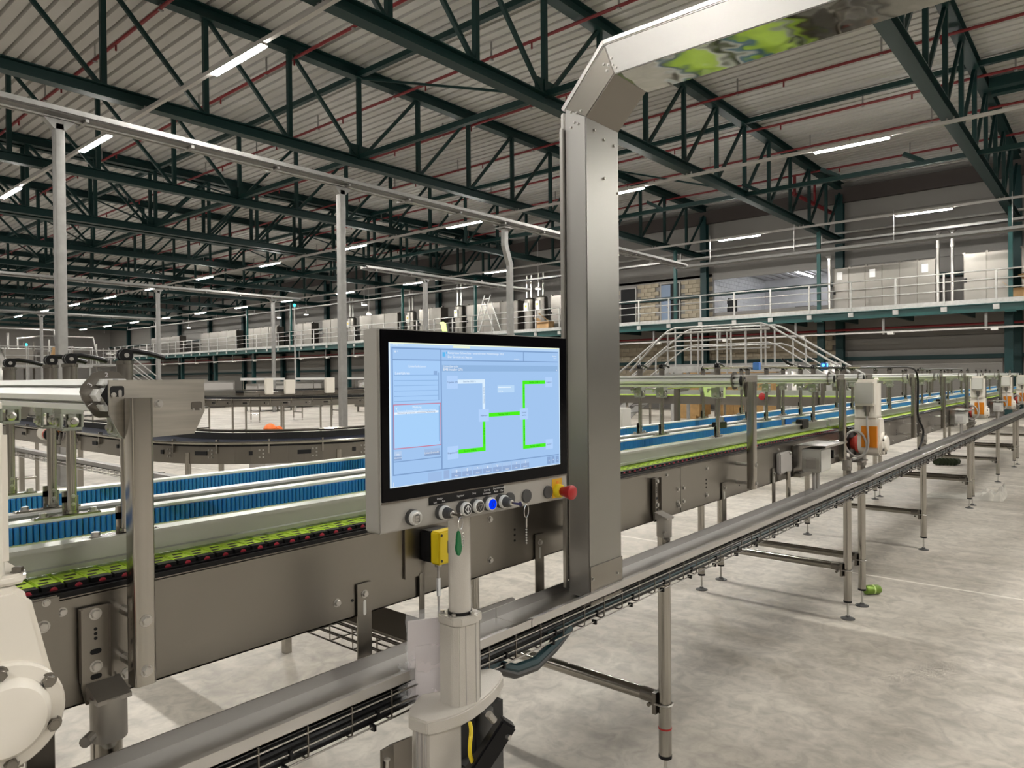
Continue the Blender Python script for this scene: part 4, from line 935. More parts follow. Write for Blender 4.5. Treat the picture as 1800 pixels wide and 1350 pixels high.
G(MB().lathe((0, 1.325, 1.105), (0, 1, 0), [(0, .068), (.02, .068)], 20), 'shaft_flange', 'black')
G(MB().box(-.09, 1.24, .99, .05, 1.345, 1.0), 'torque_plate', 'steel', smooth=False)
proto(gm)
for i, (x, lab) in enumerate(((.268, 'big cream gear motor cut off by the left edge, bolted round flange'), (4.96, 'cream gear motor with orange guard sheet and cable loop, nearest at the right'), (9.62, 'second cream gear motor with orange guard along the right'), (12.3, 'third cream gear motor with orange guard toward the right end'), (14.45, 'farthest cream gear motor cut off by the right edge'))):
    if i == 0: gm.location = (x, 1.175, 1.1); gm['label'] = lab
    else: dup(gm, (x, 1.2, 1.1), lab)
tag(MB().box(.352, 1.33, 0, .392, 1.338, 1.0).build('support_plate', 'steel_dk', smooth=False), 'dark flat stainless upright under the left gear motor', 'plate')

# switch boxes on the frame
jb = thing('switch_box', (4.05, 1.2, 1.08), '', 'switch box', 'grey switch boxes on the conveyor')
MB().box(3.92, 1.20, 1.03, 4.10, 1.30, 1.155).build('housing', 'boxgrey', jb, smooth=False, bevel=.006)
MB().box(3.916, 1.225, 1.05, 3.92, 1.275, 1.11).build('label', 'tray', jb, smooth=False)
b = MB(); b.box(4.10, 1.215, 1.06, 4.15, 1.285, 1.15); fb = b.build('isolator_switch', 'black', jb, smooth=False, bevel=.01)
MB().box(4.12, 1.195, 1.09, 4.135, 1.215, 1.135).build('switch_knob', 'blackm', fb, smooth=False)
b = MB(); b.box(3.90, 1.17, 1.172, 4.22, 1.32, 1.176).box(3.90, 1.168, 1.165, 4.22, 1.171, 1.176); b.build('rain_cover', 'steel_br', jb, smooth=False)
b = MB(); b.cyl((3.97, 1.25, .93), (3.97, 1.25, 1.03), .010, n=8).cyl((4.03, 1.25, .93), (4.03, 1.25, 1.03), .010, n=8); b.build('cable', 'tray', jb)
b = MB(); b.box(3.90, 1.30, 1.0, 4.12, 1.342, 1.02).box(3.90, 1.335, 1.0, 4.12, 1.342, 1.17); b.build('mounting_plate', 'steel', jb, smooth=False)
proto(jb); jb['label'] = 'grey switch box with rain cover on the frame, left of the first right motor'
dup(jb, (8.75, 1.2, 1.08), 'grey switch box with rain cover left of the second right motor')
dup(jb, (11.75, 1.2, 1.08), 'grey switch box with rain cover left of the third right motor')
t = thing('sensor_box', (3.68, 1.32, 1.1), 'flat grey sensor box on the frame just left of the covered switch box', 'box')
MB().box(3.66, 1.318, 1.04, 3.83, 1.342, 1.15).build('housing', 'tray', t, smooth=False, bevel=.006)
b = MB(); hexbolt(b, (3.745, 1.30, 1.145), (0, -1, 0), .008, .005); b.build('screw', 'steel_br', t)
MB().cyl((3.745, 1.31, .9), (3.745, 1.31, 1.05), .012, n=10).build('stem', 'tube', t)
# hoses and looped cables at the gantry with black cable
t = thing('sensor_cable', (6.5, 1.25, 1.3), 'black cable strung along the gantry tops and drooping to the frame', 'cable')
MB().tube(smooth_path([(4.75, 1.7, 1.66), (4.85, 1.62, 1.605), (5.4, 1.45, 1.60), (6.0, 1.35, 1.605), (6.4, 1.26, 1.60), (6.52, 1.24, 1.53), (6.53, 1.24, 1.35), (6.54, 1.24, 1.2), (6.62, 1.22, 1.1), (6.60, 1.22, 1.02), (6.45, 1.22, .95)]), .008, 8).build('cable', 'black', t)
MB().tube(smooth_path([(6.62, 1.24, 1.60), (7.2, 1.3, 1.59), (8.0, 1.3, 1.6), (8.6, 1.3, 1.6), (9.1, 1.3, 1.6)]), .007, 6).build('cable', 'black', t)
for i, (x, y) in enumerate(((4.45, 1.75), (5.15, 1.55))):
    t = thing('light_sensor', (x, y, 1.6), ['blue light sensor on a rod, left of the white motor top', 'blue light sensor with glowing blue dot, above the white motor top'][i], 'sensor', 'blue light sensors over the gantries')
    MB().box(x - .02, y - .02, 1.585, x + .02, y + .02, 1.635).build('housing', mat('sensor_blue', (.08, .22, .62, 1), .4) if i == 0 else bpy.data.materials['sensor_blue'], t, smooth=False, bevel=.004)
    if i: MB().cyl((x - .005, y - .0205, 1.618), (x - .005, y - .024, 1.618), .010, n=10).cyl((x - .0205, y, 1.618), (x - .024, y, 1.618), .010, n=10).build('indicator', 'led_blue', t)
    MB().cyl((x - .25, y + .25, 1.605), (x + .3, y - .15, 1.605), .008, n=8).build('rod', 'tube', t)
for i, (x, y) in enumerate(((4.4, 1.478), (3.9, 1.78), (8.7, 1.478))):
    t = thing('reflector_block', (x, y, 1.25), ['black sensor block clamped on the front lane guide before the big motor', 'black sensor block on the second lane guide right of the first right gantry', 'small black sensor block on the front lane guide far right'][i], 'sensor', 'black sensor blocks on the lane guides')
    MB().box(x - .06, y - .045, 1.228, x + .06, y - .005, 1.285).build('housing', 'black', t, smooth=False, bevel=.004)
    MB().box(x - .05, y - .006, 1.26, x + .05, y + .02, 1.268).build('mounting_tab', 'tube', t, smooth=False)
t = thing('lime_plate', (4.1, 1.88, 1.45), 'pale lime plate hanging under the cross beams right of the tall duct', 'plate')
MB().prism([(3.98, 1.428), (3.955, 1.485), (4.27, 1.478), (4.265, 1.41)], XZ, 1.88, 1.884).build('sheet', 'limesheet', t, smooth=False)
MB().cyl((3.15, 1.89, 1.487), (4.58, 1.89, 1.487), .006, n=8).build('carrying_rod', 'tube', t)

# yellow emergency box on the frame
t = thing('emergency_box', (1.24, 1.3, 1.1), 'yellow emergency stop box on the frame behind the terminal pole', 'switch box')
MB().box(1.155, 1.338, 1.055, 1.30, 1.344, 1.20).build('mounting_plate', 'steel', t, smooth=False)
MB().box(1.205, 1.30, 1.092, 1.275, 1.338, 1.17).build('rear_shell', 'black', t, smooth=False, bevel=.003)
yb = MB().box(1.203, 1.268, 1.09, 1.277, 1.30, 1.172).build('front_cover', 'yellow', t, smooth=False, bevel=.004)
MB().prism(rrect(1.232, 1.115, 1.262, 1.148, .003), XZ, 1.2672, 1.2685).build('pictogram', 'printd', yb, smooth=False)
MB().prism(rrect(1.234, 1.117, 1.260, 1.146, .002), XZ, 1.2668, 1.2672).build('pictogram_field', 'yellow', yb, smooth=False)
MB().lathe((1.247, 1.2668, 1.131), (0, -1, 0), [(0, .009), (.0004, .009)], 16).build('pictogram_ring', 'printd', yb)
b = MB(); [b.cyl((x, 1.2678, z), (x, 1.2665, z), .0035, n=8) for x in (1.212, 1.268) for z in (1.1, 1.163)]; b.build('screw', 'printd', yb)
b = MB(); b.cyl((1.24, 1.31, 1.075), (1.24, 1.31, 1.092), .009, n=10).cyl((1.24, 1.31, .93), (1.24, 1.31, 1.08), .003, n=8); b.build('cable', 'tray', t)
MB().prism(rrect(1.2, .93, 1.216, 1.06, .004), XZ, 1.336, 1.34).build('slotted_bar', 'steel', t, smooth=False)
MB().box(1.236, 1.3065, 1.0, 1.244, 1.313, 1.045).build('cable_label', 'printw', t, smooth=False)

# ================================================================= OPERATOR TERMINAL
PH = math.atan2(-.031, .479)
hm = thing('operator_terminal', (.839, 1.012, 0), 'grey operator terminal with lit touch screen and button row on a pole', 'control panel', rz=PH)
def H(b, nm, m, par=None, **k): return b.build(nm, m, par or hm, local=True, **k)
def w2l(x, y): dx, dy = x - .839, y - 1.012; c, s = math.cos(-PH), math.sin(-PH); return dx * c - dy * s, dx * s + dy * c
b = MB(); b.box(-.0225, .002, 1.268, .5065, .048, 1.6425); hs = H(b, 'housing', 'panelgrey', smooth=False, bevel=.003)
b = MB(); b.box(-.018, 0, 1.3255, .505, .004, 1.6405); H(b, 'bezel', 'bezel', smooth=False, bevel=.001)
b = MB(); b.box(-.018, .0005, 1.3215, .505, .003, 1.325); H(b, 'seam', 'steel_dk', smooth=False)
SW, Z0, Z1 = .479, 1.350, 1.6175
UI = {}
def ui(c, s=1.0):
    if (c, s) not in UI: UI[(c, s)] = glow('screen_' + c.strip('#'), c, s)
    return UI[(c, s)]
scr = H(MB().box(0, -.0006, Z0, SW, 0, Z1), 'display', ui('#a3c6f0'), smooth=False)
def rect(x0, z0, x1, z1, c, lvl=1, nm='screen_field'):
    return H(MB().box(x0, -.0006 - .0002 * lvl, z0, x1, -.0006 - .0002 * (lvl - 1) , z1), nm, ui(c), scr, smooth=False)
def stext(s, x, z, h, c='#f2f8ff', al='LEFT', rot=0., lvl=4):
    return text(s, h, ui(c), scr, (x, -.0006 - .0002 * lvl, z), (PI / 2, rot, 0), al, 'screen_text')
LN_ = '#7f9fcb'
rect(0, Z1 - .0022, SW, Z1, '#f4fbe0'); rect(0, Z0, .0028, Z1, '#e8f6fa'); rect(SW - .0022, Z0, SW, Z1, '#d8ecf6'); rect(0, Z0, SW, Z0 + .0016, '#dcecf8')
rect(.0028, 1.610, SW - .0022, Z1 - .0022, '#bcd9f8'); rect(.155, 1.6105, .200, 1.6148, '#eef6d8', 2)
rect(.006, 1.606, .474, 1.6085, LN_)
rect(.006, 1.5845, .474, 1.5865, LN_, 2); rect(.122, 1.373, .125, 1.608, LN_, 2); rect(.006, 1.374, .0085, 1.608, LN_, 2)
rect(.357, 1.586, .3595, 1.607, LN_, 2); rect(.006, 1.372, .474, 1.3742, LN_, 2)
rect(.126, 1.564, .472, 1.5765, '#93b6df', 1)
rect(.0095, 1.504, .121, 1.584, '#a9cef8', 1)
for z in (1.5565, 1.5465, 1.537, 1.527, 1.517, 1.508): rect(.0105, z, .116, z + .0011, '#8db2e0', 2)
rect(.116, 1.508, .1180, 1.562, '#8aabd6', 2); rect(.105, 1.5575, .1135, 1.565, '#8fb0dc', 2)
rect(.0095, 1.4215, .121, 1.5025, '#a9d2fb', 1)
for a in ((.0085, 1.5015, .122, 1.5032), (.0085, 1.4205, .122, 1.4222), (.0085, 1.4205, .0100, 1.5032), (.1205, 1.4205, .122, 1.5032)): rect(*a, '#c87f98', 3)
rect(.0110, 1.4845, .1155, 1.4885, '#eaf4ff', 2); rect(.117, 1.428, .1188, 1.498, '#86a8d4', 2)
rect(.0095, 1.4000, .026, 1.4165, '#8faad2', 2); rect(.0805, 1.4025, .119, 1.4155, '#88a2ca', 2); rect(.0095, 1.4080, .026, 1.4165, '#b4cdee', 3); rect(.0805, 1.4095, .119, 1.4155, '#9fbbe2', 3)
rect(.006, 1.3965, .122, 1.3982, LN_, 2)
BX = '#b3d2fb'
for x, z, w, h in ((.1375, 1.530, .0285, .0255), (.2225, 1.4605, .0285, .0255), (.3445, 1.459, .026, .0245), (.1375, 1.3905, .0285, .0255), (.4285, 1.5285, .0245, .0225), (.4285, 1.388, .0245, .0225)): rect(x, z, x + w, z + h, BX, 4)
GR = '#4cf01e'; WH = '#dcefff'
rect(.166, 1.5395, .2410, 1.5475, WH, 3); rect(.2335, 1.486, .2410, 1.5475, WH, 3)
rect(.166, 1.4000, .2410, 1.4080, GR, 3); rect(.2335, 1.4000, .2410, 1.4610, GR, 3); rect(.251, 1.4695, .3445, 1.4775, GR, 3)
rect(.3540, 1.4835, .3612, 1.5440, GR, 3); rect(.3540, 1.5360, .4285, 1.5440, GR, 3); rect(.3540, 1.3945, .3612, 1.4590, GR, 3); rect(.3540, 1.3945, .4285, 1.4025, GR, 3)
rect(.2775, 1.5190, .3280, 1.5345, '#bad9f8', 3); rect(.279, 1.529, .318, 1.531, '#e6f4ff', 4)
xs_ = [.127 + .0285 * k for k in range(9)]
rect(.0885, 1.3525, .123, 1.3695, '#9fbde6', 1)
rect(.1275, 1.354, .142, 1.370, '#9ab4dc', 2)
for k in range(8):
    x = .1475 + .0285 * k; rect(x, 1.3535, x + .026, 1.3705, '#93add6', 2); rect(x, 1.3635, x + .026, 1.3705, '#abc8ee', 3)
    stext('Menu Log Alarm Trend Filter Setup Info Service'.split()[k], x + .013, 1.3565, .0042, al='CENTER', lvl=5)
for k, s in enumerate('B S ^ A V : / ?'.split()): stext(s, .1605 + .0285 * k, 1.3655, .0080, al='CENTER', lvl=5)
for k in range(3): x = .4335 + .0145 * k; rect(x, 1.3545, x + .011, 1.3705, '#88a6d2', 2); stext('x+-'[k], x + .0055, 1.3625, .007, al='CENTER', lvl=5)
stext('Anlage 1 GT5', .009, 1.6135, .0045, '#e8f6ff'); stext('Linienfunktionen', .065, 1.5735, .0062, al='CENTER'); stext('Leerfahren', .013, 1.5605, .0078)
stext('Kompressor Schwerlinie - unterschreitet Mindestmenge 2003', .1405, 1.6005, .0062); stext('Der Grenzdruck liegt an', .1405, 1.5925, .0066); stext('07:56:23', .336, 1.5895, .0045, al='CENTER')
rect(.1275, 1.593, .1345, 1.6015, '#63b9f0', 2); rect(.1368, 1.5985, .1395, 1.6025, '#63b9f0', 2)
stext('Benutzer', .468, 1.5985, .0042, al='RIGHT'); stext('Menü', .468, 1.5935, .0042, al='RIGHT'); stext('x', .466, 1.567, .007)
stext('Linienübersicht', .1285, 1.5735, .0064); stext('BMB Installer GT6', .1285, 1.5675, .0068, '#ffffff')
stext('Meldung', .063, 1.4965, .0062, al='CENTER'); stext('Y', .0130, 1.4945, .008)
stext('Fahrstrecke Entpacker GT5 - unterbrochene Verbindung', .017, 1.4905, .0040); stext('Warnmeldung Kompressor - unterschreitet Mindestmenge', .017, 1.4865, .0038, '#4c6a9a')
stext('Alle', .0178, 1.4105, .0048, al='CENTER', lvl=5); stext('Quittieren', .0178, 1.4045, .0040, al='CENTER', lvl=5); stext('Linienübersicht', .1155, 1.408, .0058, al='RIGHT', lvl=5)
DK = '#33466a'
for s, x, z in (('Tripacker GT5', .1518, 1.5425), ('Puffertisch', .2368, 1.473), ('Scanner', .3575, 1.4745), ('weiche', .3575, 1.4685), ('Empacker GT5', .1518, 1.403), ('Scanner 1', .4408, 1.5398), ('Scanner 2', .4408, 1.3993)): stext(s, x, z, .0046, DK, 'CENTER', lvl=6)
for s, x, z, c in (('Geschw. 0000 %', .197, 1.5435, '#6c86b0'), ('Geschw. 0100 %', .197, 1.404, '#147a08'), ('Geschw. 0100 %', .295, 1.4735, '#147a08'), ('Geschw. 0100 %', .392, 1.540, '#147a08'), ('Geschw. 0100 %', .392, 1.3985, '#147a08')): stext(s, x, z, .0052, c, 'CENTER', lvl=6)
for x, z, c in ((.2373, 1.515, '#6c86b0'), (.2373, 1.431, '#147a08'), (.3576, 1.512, '#147a08'), (.3576, 1.428, '#147a08')): stext('Geschw. 0100 %', x, z, .0050, c, 'CENTER', -PI / 2, lvl=6)
stext('Auftrag', .2795, 1.5225, .0046, '#e6f4ff'); stext('+', .011, 1.600, .010); stext('o', .018, 1.6015, .005); stext('J', .006, 1.357, .009)
# label strip and buttons
lab = H(MB().box(.0915, .0003, 1.3065, .295, .003, 1.3232), 'label_strip', 'black', smooth=False)
for s, x, z in (('Design', .118, 1.3165), ('Loc', .1065, 1.3105), ('Aut', .1275, 1.3105), ('Ingetour', .172, 1.3155), ('Stop', .209, 1.3155), ('Störung', .245, 1.3180), ('bestätigen', .245, 1.3115), ('Durchfahrsteller', .2815, 1.3185), ('Auto', .2715, 1.3120), ('Man', .289, 1.3120)): text(s, .0055, 'printw', lab, (x, .0001, z), (PI / 2, 0, 0), 'CENTER', 'label_text')
def button(x, z, kind):
    p = H(MB().lathe((x, .002, z), (0, -1, 0), [(0, .0150), (.008, .0150), (.010, .0140)], 28), 'push_button', 'rubber')
    H(MB().lathe((x, -.006, z), (0, -1, 0), [(0, .0137), (.007, .0137), (.0095, .0120), (.0095, .0105)], 28), 'chrome_ring', 'alu', p)
    cap = {'start': 'printd', 'stop': 'printd', 'blue': 'btn_blue', 'cover': 'steel_br'}[kind]
    H(MB().lathe((x, -.0140, z), (0, -1, 0), [(0, .0107), (.0020, .0107), (.0024, .010)], 28), 'button_cap', cap, p)
    y = -.0167
    def ring2(pts, w, m):
        b = MB(); n = len(pts); c0 = Vector((sum(q[0] for q in pts) / n, sum(q[1] for q in pts) / n)); inn = [tuple(c0 + (Vector(q) - c0) * w) for q in pts]
        b._add([(q[0], y, q[1]) for q in pts] + [(q[0], y, q[1]) for q in inn], [(i, (i + 1) % n, n + (i + 1) % n, n + i) for i in range(n)]); H(b, 'symbol', m, p, smooth=False)
    if kind == 'start':
        ring2([(x, z + .0092), (x + .0078, z), (x, z - .0092), (x - .0078, z)], .76, 'printw'); H(MB().box(x - .0012, y - .0002, z - .0055, x + .0012, y, z + .0055), 'symbol', 'printw', p, smooth=False)
    elif kind == 'stop':
        ring2(arc(x, z, .0094, 0, 342, 19), .9, 'steel_dk'); ring2([(x - .0065, z + .004), (x + .0065, z + .004), (x, z - .0075)], .8, 'tray')
    elif kind == 'blue':
        b = MB()
        for s in (-.0022, .0022): b.bar((x + s - .003, y, z - .006), (x + s + .003, y, z + .006), .0006, .001, (0, 1, 0))
        H(b, 'symbol', 'printd', p, smooth=False)
    else:
        ring2([(x - .0055, z - .0070), (x + .0055, z - .0070), (x + .0055, z + .0055), (x - .0055, z + .0055)], .86, 'rubber'); H(MB().box(x - .003, y - .0002, z + .005, x + .003, y, z + .0075), 'symbol', 'rubber', p, smooth=False)
        text('OK', .0050, 'rubber', p, (x, y - .0003, z - .001), (PI / 2, 0, 0), 'CENTER', 'symbol_text')
    return p
button(.0495, 1.2905, 'cover'); button(.1765, 1.2895, 'start'); button(.2107, 1.2900, 'stop'); button(.2461, 1.2900, 'blue')
for x in (.1216, .2844):
    p = H(MB().lathe((x, .002, 1.290), (0, -1, 0), [(0, .0150), (.008, .0150), (.010, .0140)], 28), 'key_switch', 'rubber')
    H(MB().lathe((x, -.006, 1.290), (0, -1, 0), [(0, .0137), (.007, .0137), (.0095, .0120), (.0095, .0105)], 28), 'chrome_ring', 'alu', p)
    H(MB().lathe((x, -.014, 1.290), (0, -1, 0), [(0, .0118), (.010, .0100), (.016, .0085)], 24), 'switch_cone', 'rubber', p)
    H(MB().lathe((x, -.030, 1.290), (0, -1, 0), [(0, .0062), (.003, .0062), (.004, .005)], 18), 'lock_barrel', 'steel_br', p)
for x in (.3125, .3655, .4364): H(MB().lathe((x, .002, 1.2905), (0, -1, 0), [(0, .0145), (.0035, .0145), (.0045, .0135)], 28), 'blanking_plug', 'rubber')
e_ = H(MB().box(.4520, .0004, 1.2735, .4860, .003, 1.3175), 'stop_label', 'estopyel', smooth=False)
H(MB().lathe((.4700, .0003, 1.3080), (0, -1, 0), [(0, .0042), (.0003, .0042)], 14), 'symbol', 'orange', e_)
es = H(MB().lathe((.4700, .001, 1.2895), (0, -1, 0), [(0, .0160), (.010, .0150), (.014, .0130)], 28), 'stop_button_collar', 'yellow')
H(MB().lathe((.4700, -.013, 1.2895), (0, -1, 0), [(0, .0100), (.004, .0105), (.012, .0125), (.026, .0165), (.031, .0160), (.033, .013)], 28), 'stop_button', 'redplast', es)
# pole, flange, extrusion, foot cabinet
px_, py_ = .2234, .0640
pl_ = H(MB().prism([(px_ + .0235 * math.cos(a * PI / 12), py_ + .0235 * math.sin(a * PI / 12)) for a in range(24)], XY, 1.055, 1.30), 'pole', 'powder')
H(MB().cyl((px_, py_, 1.0545), (px_, py_, 1.0605), .0262, n=24), 'pole_tie', 'black', pl_)
b = MB(); b.prism([(px_ + x, py_ + y) for x, y in ((-.038, -.018), (-.026, -.034), (.012, -.038), (.038, -.028), (.041, .022), (.026, .036), (-.026, .036), (-.038, .026))], XY, 1.0365, 1.054); fl = H(b, 'clamp_flange', 'powder', smooth=False, bevel=.002)
b = MB()
for x, y in ((-.028, -.012), (.008, -.030), (.032, .016), (-.026, .026)): b.lathe((px_ + x, py_ + y, 1.054), (0, 0, 1), [(0, .0068), (.0015, .0068), (.002, .0048), (.006, .0045)], 12)
H(b, 'flange_screw', 'steel_br', fl)
b = MB(); b.prism([(px_ + x, py_ + y) for x, y in ((-.036, -.014), (-.028, -.028), (.010, -.034), (.014, -.034), (.038, -.022), (.040, .020), (.026, .034), (-.026, .034), (-.036, .024))], XY, .862, 1.0365); ex = H(b, 'column_profile', 'powder', smooth=False, bevel=.0015)
b = MB(); b.box(px_ - .012, py_ - .0318, .862, px_ - .0108, py_ - .029, 1.036).box(px_ + .013, py_ - .0352, .862, px_ + .0142, py_ - .030, 1.036).box(px_ + .033, py_ - .0258, .862, px_ + .0342, py_ - .022, 1.036); H(b, 'profile_groove', 'tray', ex, smooth=False)
out = [w2l(*p) for p in ((.945, 1.090), (.950, 1.042), (.985, 1.024), (1.02, 1.017), (1.06, 1.018), (1.10, 1.025), (1.14, 1.036), (1.180, 1.052), (1.212, 1.070), (1.230, 1.092), (1.226, 1.120), (1.20, 1.138), (1.15, 1.150), (1.08, 1.152), (1.02, 1.142), (.97, 1.115))]
H(MB().prism(out, XY, .842, .870), 'base_cap', 'powder', smooth=True, bevel=.003, angle=50)
cx_, cy_ = sum(p[0] for p in out) / 16, sum(p[1] for p in out) / 16
inn = [(cx_ + (x - cx_) * .93, cy_ + (y - cy_) * .93) for x, y in out]; inn2 = [(cx_ + (x - cx_) * .88, cy_ + (y - cy_) * .88) for x, y in out]
def shell(i0, i1, nm, m='powder', z0=.05):
    a = [inn[i % 16] for i in range(i0, i1 + 1)]; c = [inn2[i % 16] for i in range(i1, i0 - 1, -1)]
    return H(MB().prism(a + c, XY, z0, .8425), nm, m, smooth=True, angle=40)
sl = shell(0, 3, 'front_shell'); shell(7, 16, 'rear_shell')
b = MB(); q0, q1 = inn[0], inn[1]
for k in (.3, .55, .8): x, y = q0[0] + (q1[0] - q0[0]) * k, q0[1] + (q1[1] - q0[1]) * k; b.box(x - .004, y - .0015, .05, x + .001, y + .0015, .842)
H(b, 'profile_groove', 'tray', sl, smooth=False)
H(MB().box(.16, .045, .05, .33, .075, .84), 'inner_plate', 'blackm', smooth=False)
H(MB().cyl((px_ + .045, .04, .72), (px_ + .045, .04, .842), .02, n=14), 'inner_post', 'rubber')
H(MB().box(.19, .012, .05, .30, .06, .755), 'connector_block', 'rubber', smooth=False, bevel=.004)
ca, cb = w2l(.992, .985), w2l(1.070, .932)
cv = H(MB().bar((ca[0], ca[1], .735), (cb[0], cb[1], .862), .030, .036), 'service_cover', 'black', smooth=False, bevel=.004)
H(MB().cyl((cb[0] - .028, cb[1] + .012, .868), (cb[0] - .040, cb[1] + .016, .885), .0075, n=10), 'cover_latch', 'steel_br', cv)
H(MB().cyl((cb[0] - .012, cb[1] - .006, .838), (cb[0] - .012, cb[1] - .016, .838), .005, n=8), 'cover_screw', 'steel_br', cv)
H(MB().tube(smooth_path([(.20, .01, .845), (.183, -.012, .842), (.172, -.020, .82), (.170, -.024, .80), (.176, -.034, .775), (.186, -.045, .74), (.2, -.045, .68)]), .0042, 8), 'data_cable', 'yellow')
H(MB().lathe((.2, .06, 0), (0, 0, 1), [(0, .22), (.012, .22), (.02, .2), (.05, .16)], 28), 'floor_base', 'powder')
SPA, SPB = (.021, .063), (.094, .064)
sp = H(MB().prism([SPA, (SPA[0] + .03, SPA[1] + .004), SPB, (SPB[0] - .001, SPB[1] + .004), (SPA[0] + .028, SPA[1] + .009), (SPA[0] - .002, SPA[1] + .004)], XY, .05, .838), 'side_panel', 'steel_dk', smooth=False)
sx, sy = SPA[0] + .008, SPA[1] - .004; b = MB(); b.cyl((sx, sy, .3), (sx, sy, .818), .0035, n=8); b.lathe((sx, sy, .818), (0, 0, 1), [(0, .0065), (.003, .0065), (.004, .005)], 12); H(b, 'panel_rod', 'steel_br', sp)

# keys hanging in the two key switches
def l2w(x, y, z): c, s = math.cos(PH), math.sin(PH); return (.839 + x * c - y * s, 1.012 + x * s + y * c, z)
def ringpts(c, r, tilt, n=20):
    return [(c[0] + r * math.cos(2 * PI * k / n) * math.cos(tilt), c[1] + r * math.cos(2 * PI * k / n) * math.sin(tilt), c[2] + r * math.sin(2 * PI * k / n)) for k in range(n + 1)]
k1 = thing('key_ring', l2w(.1216, -.045, 1.28), 'key ring with a green tag hanging from the left key switch', 'keys', rz=PH)
def K(b, nm, m, par, **k): return b.build(nm, m, par, local=True, **k)
b = MB(); b.box(-.0008, -.004, .008, .0008, .014, .012).cyl((-.0008, -.008, .010), (.0008, -.008, .010), .0055, n=14); K(b, 'key', 'steel_dk', k1, smooth=False)
K(MB().tube(ringpts((-.003, -.014, -.004), .012, .5), .0011, 6), 'ring', 'steel_br', k1)
K(MB().prism([(-.010 + .0085 * math.cos(a) * (1 if math.sin(a) < 0 else .75), -.040 + .024 * math.sin(a)) for a in [2 * PI * i / 20 for i in range(20)]], XZ, -.018, -.013), 'tag', 'green', k1, bevel=.0015)
b = MB()
for i in range(5): b.lathe((.003, -.015, -.024 - .006 * i), (0, 0, 1), [(-.002, .001), (0, .0022), (.002, .001)], 8)
K(b, 'chain', 'steel_br', k1)
k2 = thing('key_ring', l2w(.2844, -.045, 1.28), 'key and ring with a short bead chain in the right key switch', 'keys', rz=PH)
b = MB(); b.box(-.0008, -.010, .008, .0008, .014, .012).cyl((-.0008, -.014, .010), (.0008, -.014, .010), .0055, n=14); K(b, 'key', 'steel_dk', k2, smooth=False)
K(MB().tube(ringpts((.008, -.022, -.004), .013, .4), .0011, 6), 'ring', 'steel_br', k2)
b = MB(); b.box(.005, -.024, -.038, .008, -.022, -.018)
for i in range(6): b.lathe((.0065, -.023, -.042 - .0055 * i), (0, 0, 1), [(-.002, .001), (0, .0021), (.002, .001)], 8)
K(b, 'chain', 'steel_br', k2)

# bag of papers tucked behind the column
t = thing('document_bag', (1.04, 1.14, .86), 'clear plastic bag with white papers tucked beside the terminal column', 'bag')
import mathutils.noise as mno
def sheet(p0, p1, z0, z1, amp, seed, nx=14, nz=22, neck=0.):
    vs = []; 
    for j in range(nz + 1):
        for i in range(nx + 1):
            u, v = i / nx, j / nz; x = p0[0] + (p1[0] - p0[0]) * u; y = p0[1] + (p1[1] - p0[1]) * u; z = z0 + (z1 - z0) * v
            d = mno.noise(Vector((u * 4, v * 6, seed))) * amp + mno.noise(Vector((u * 11, v * 15, seed + 3))) * amp * .35
            vs.append((x + d * .6, y - d, z + d * .3 * (v > .9)))
    fs = [(j * (nx + 1) + i, j * (nx + 1) + i + 1, (j + 1) * (nx + 1) + i + 1, (j + 1) * (nx + 1) + i) for j in range(nz) for i in range(nx)]
    return vs, fs
b = MB(); b._add(*sheet((1.000, 1.155), (1.09, 1.108), .842, 1.045, .011, 1.0)); b._add(*sheet((1.003, 1.162), (1.10, 1.125), .842, 1.05, .009, 9.0)); b._add(*sheet((.985, 1.165), (1.006, 1.155), .86, .945, .016, 4.0, 8, 12)); b.build('film', 'film', t)
b = MB(); b._add(*sheet((1.130, 1.118), (1.150, 1.105), 1.0, 1.085, .008, 14.0, 8, 12)); b.build('film_top', 'film', t)
MB().bar((1.006, 1.160, .945), (1.085, 1.118, .945), .003, .17).build('paper', 'paper', t, smooth=False)
MB().bar((1.018, 1.150, .915), (1.08, 1.116, .915), .002, .12).build('folded_paper', 'paper', t, smooth=False)

# ================================================================= SMALL THINGS ON THE FLOOR
t = thing('drink_can', (5.47, 1.33, .033), 'green drink can lying on the floor beside the close pair of legs', 'can')
Ld = Vector((.76, -.65, 0)).normalized(); c0 = Vector((5.40, 1.36, .033))
MB().lathe(c0, Ld, [(0, .024), (.004, .031), (.012, .033), (.10, .033), (.110, .027), (.113, .027)], 20).build('can_body', 'can', t)
MB().lathe(c0 + Ld * .1135, Ld, [(0, .0262), (.001, .0262)], 20).build('lid', 'steel_br', t)
MB().lathe(c0 + Ld * .055, Ld, [(0, .0332), (.012, .0332)], 20).build('printed_band', 'limesheet', t)
b = MB(); nx, ny = 26, 12; vs = []
for j in range(ny + 1):
    for i in range(nx + 1):
        u, v = i / nx, j / ny; x = 10.08 + .55 * v + .25 * u; y = 1.86 - .80 * u; hh = .008 + .13 * max(0, u - .5) * 2 * (.25 + 1.6 * abs(mno.noise(Vector((u * 9, v * 5, 2))))) + .02 * abs(mno.noise(Vector((u * 9, v * 7, 5))))
        vs.append((x, y, hh if 0 < i < nx and 0 < j < ny else .003))
b._add(vs, [(j * (nx + 1) + i, j * (nx + 1) + i + 1, (j + 1) * (nx + 1) + i + 1, (j + 1) * (nx + 1) + i) for j in range(ny) for i in range(nx)])
tag(b.build('crumpled_cloth', 'cloth'), 'crumpled off-white cloth on the floor between the second leg pair', 'cloth')
t = thing('mat_roll', (14, 2.2, 0), 'dark green ribbed mat roll on the floor far under the conveyor', 'mat')  # rolled dark green mat
b = MB()
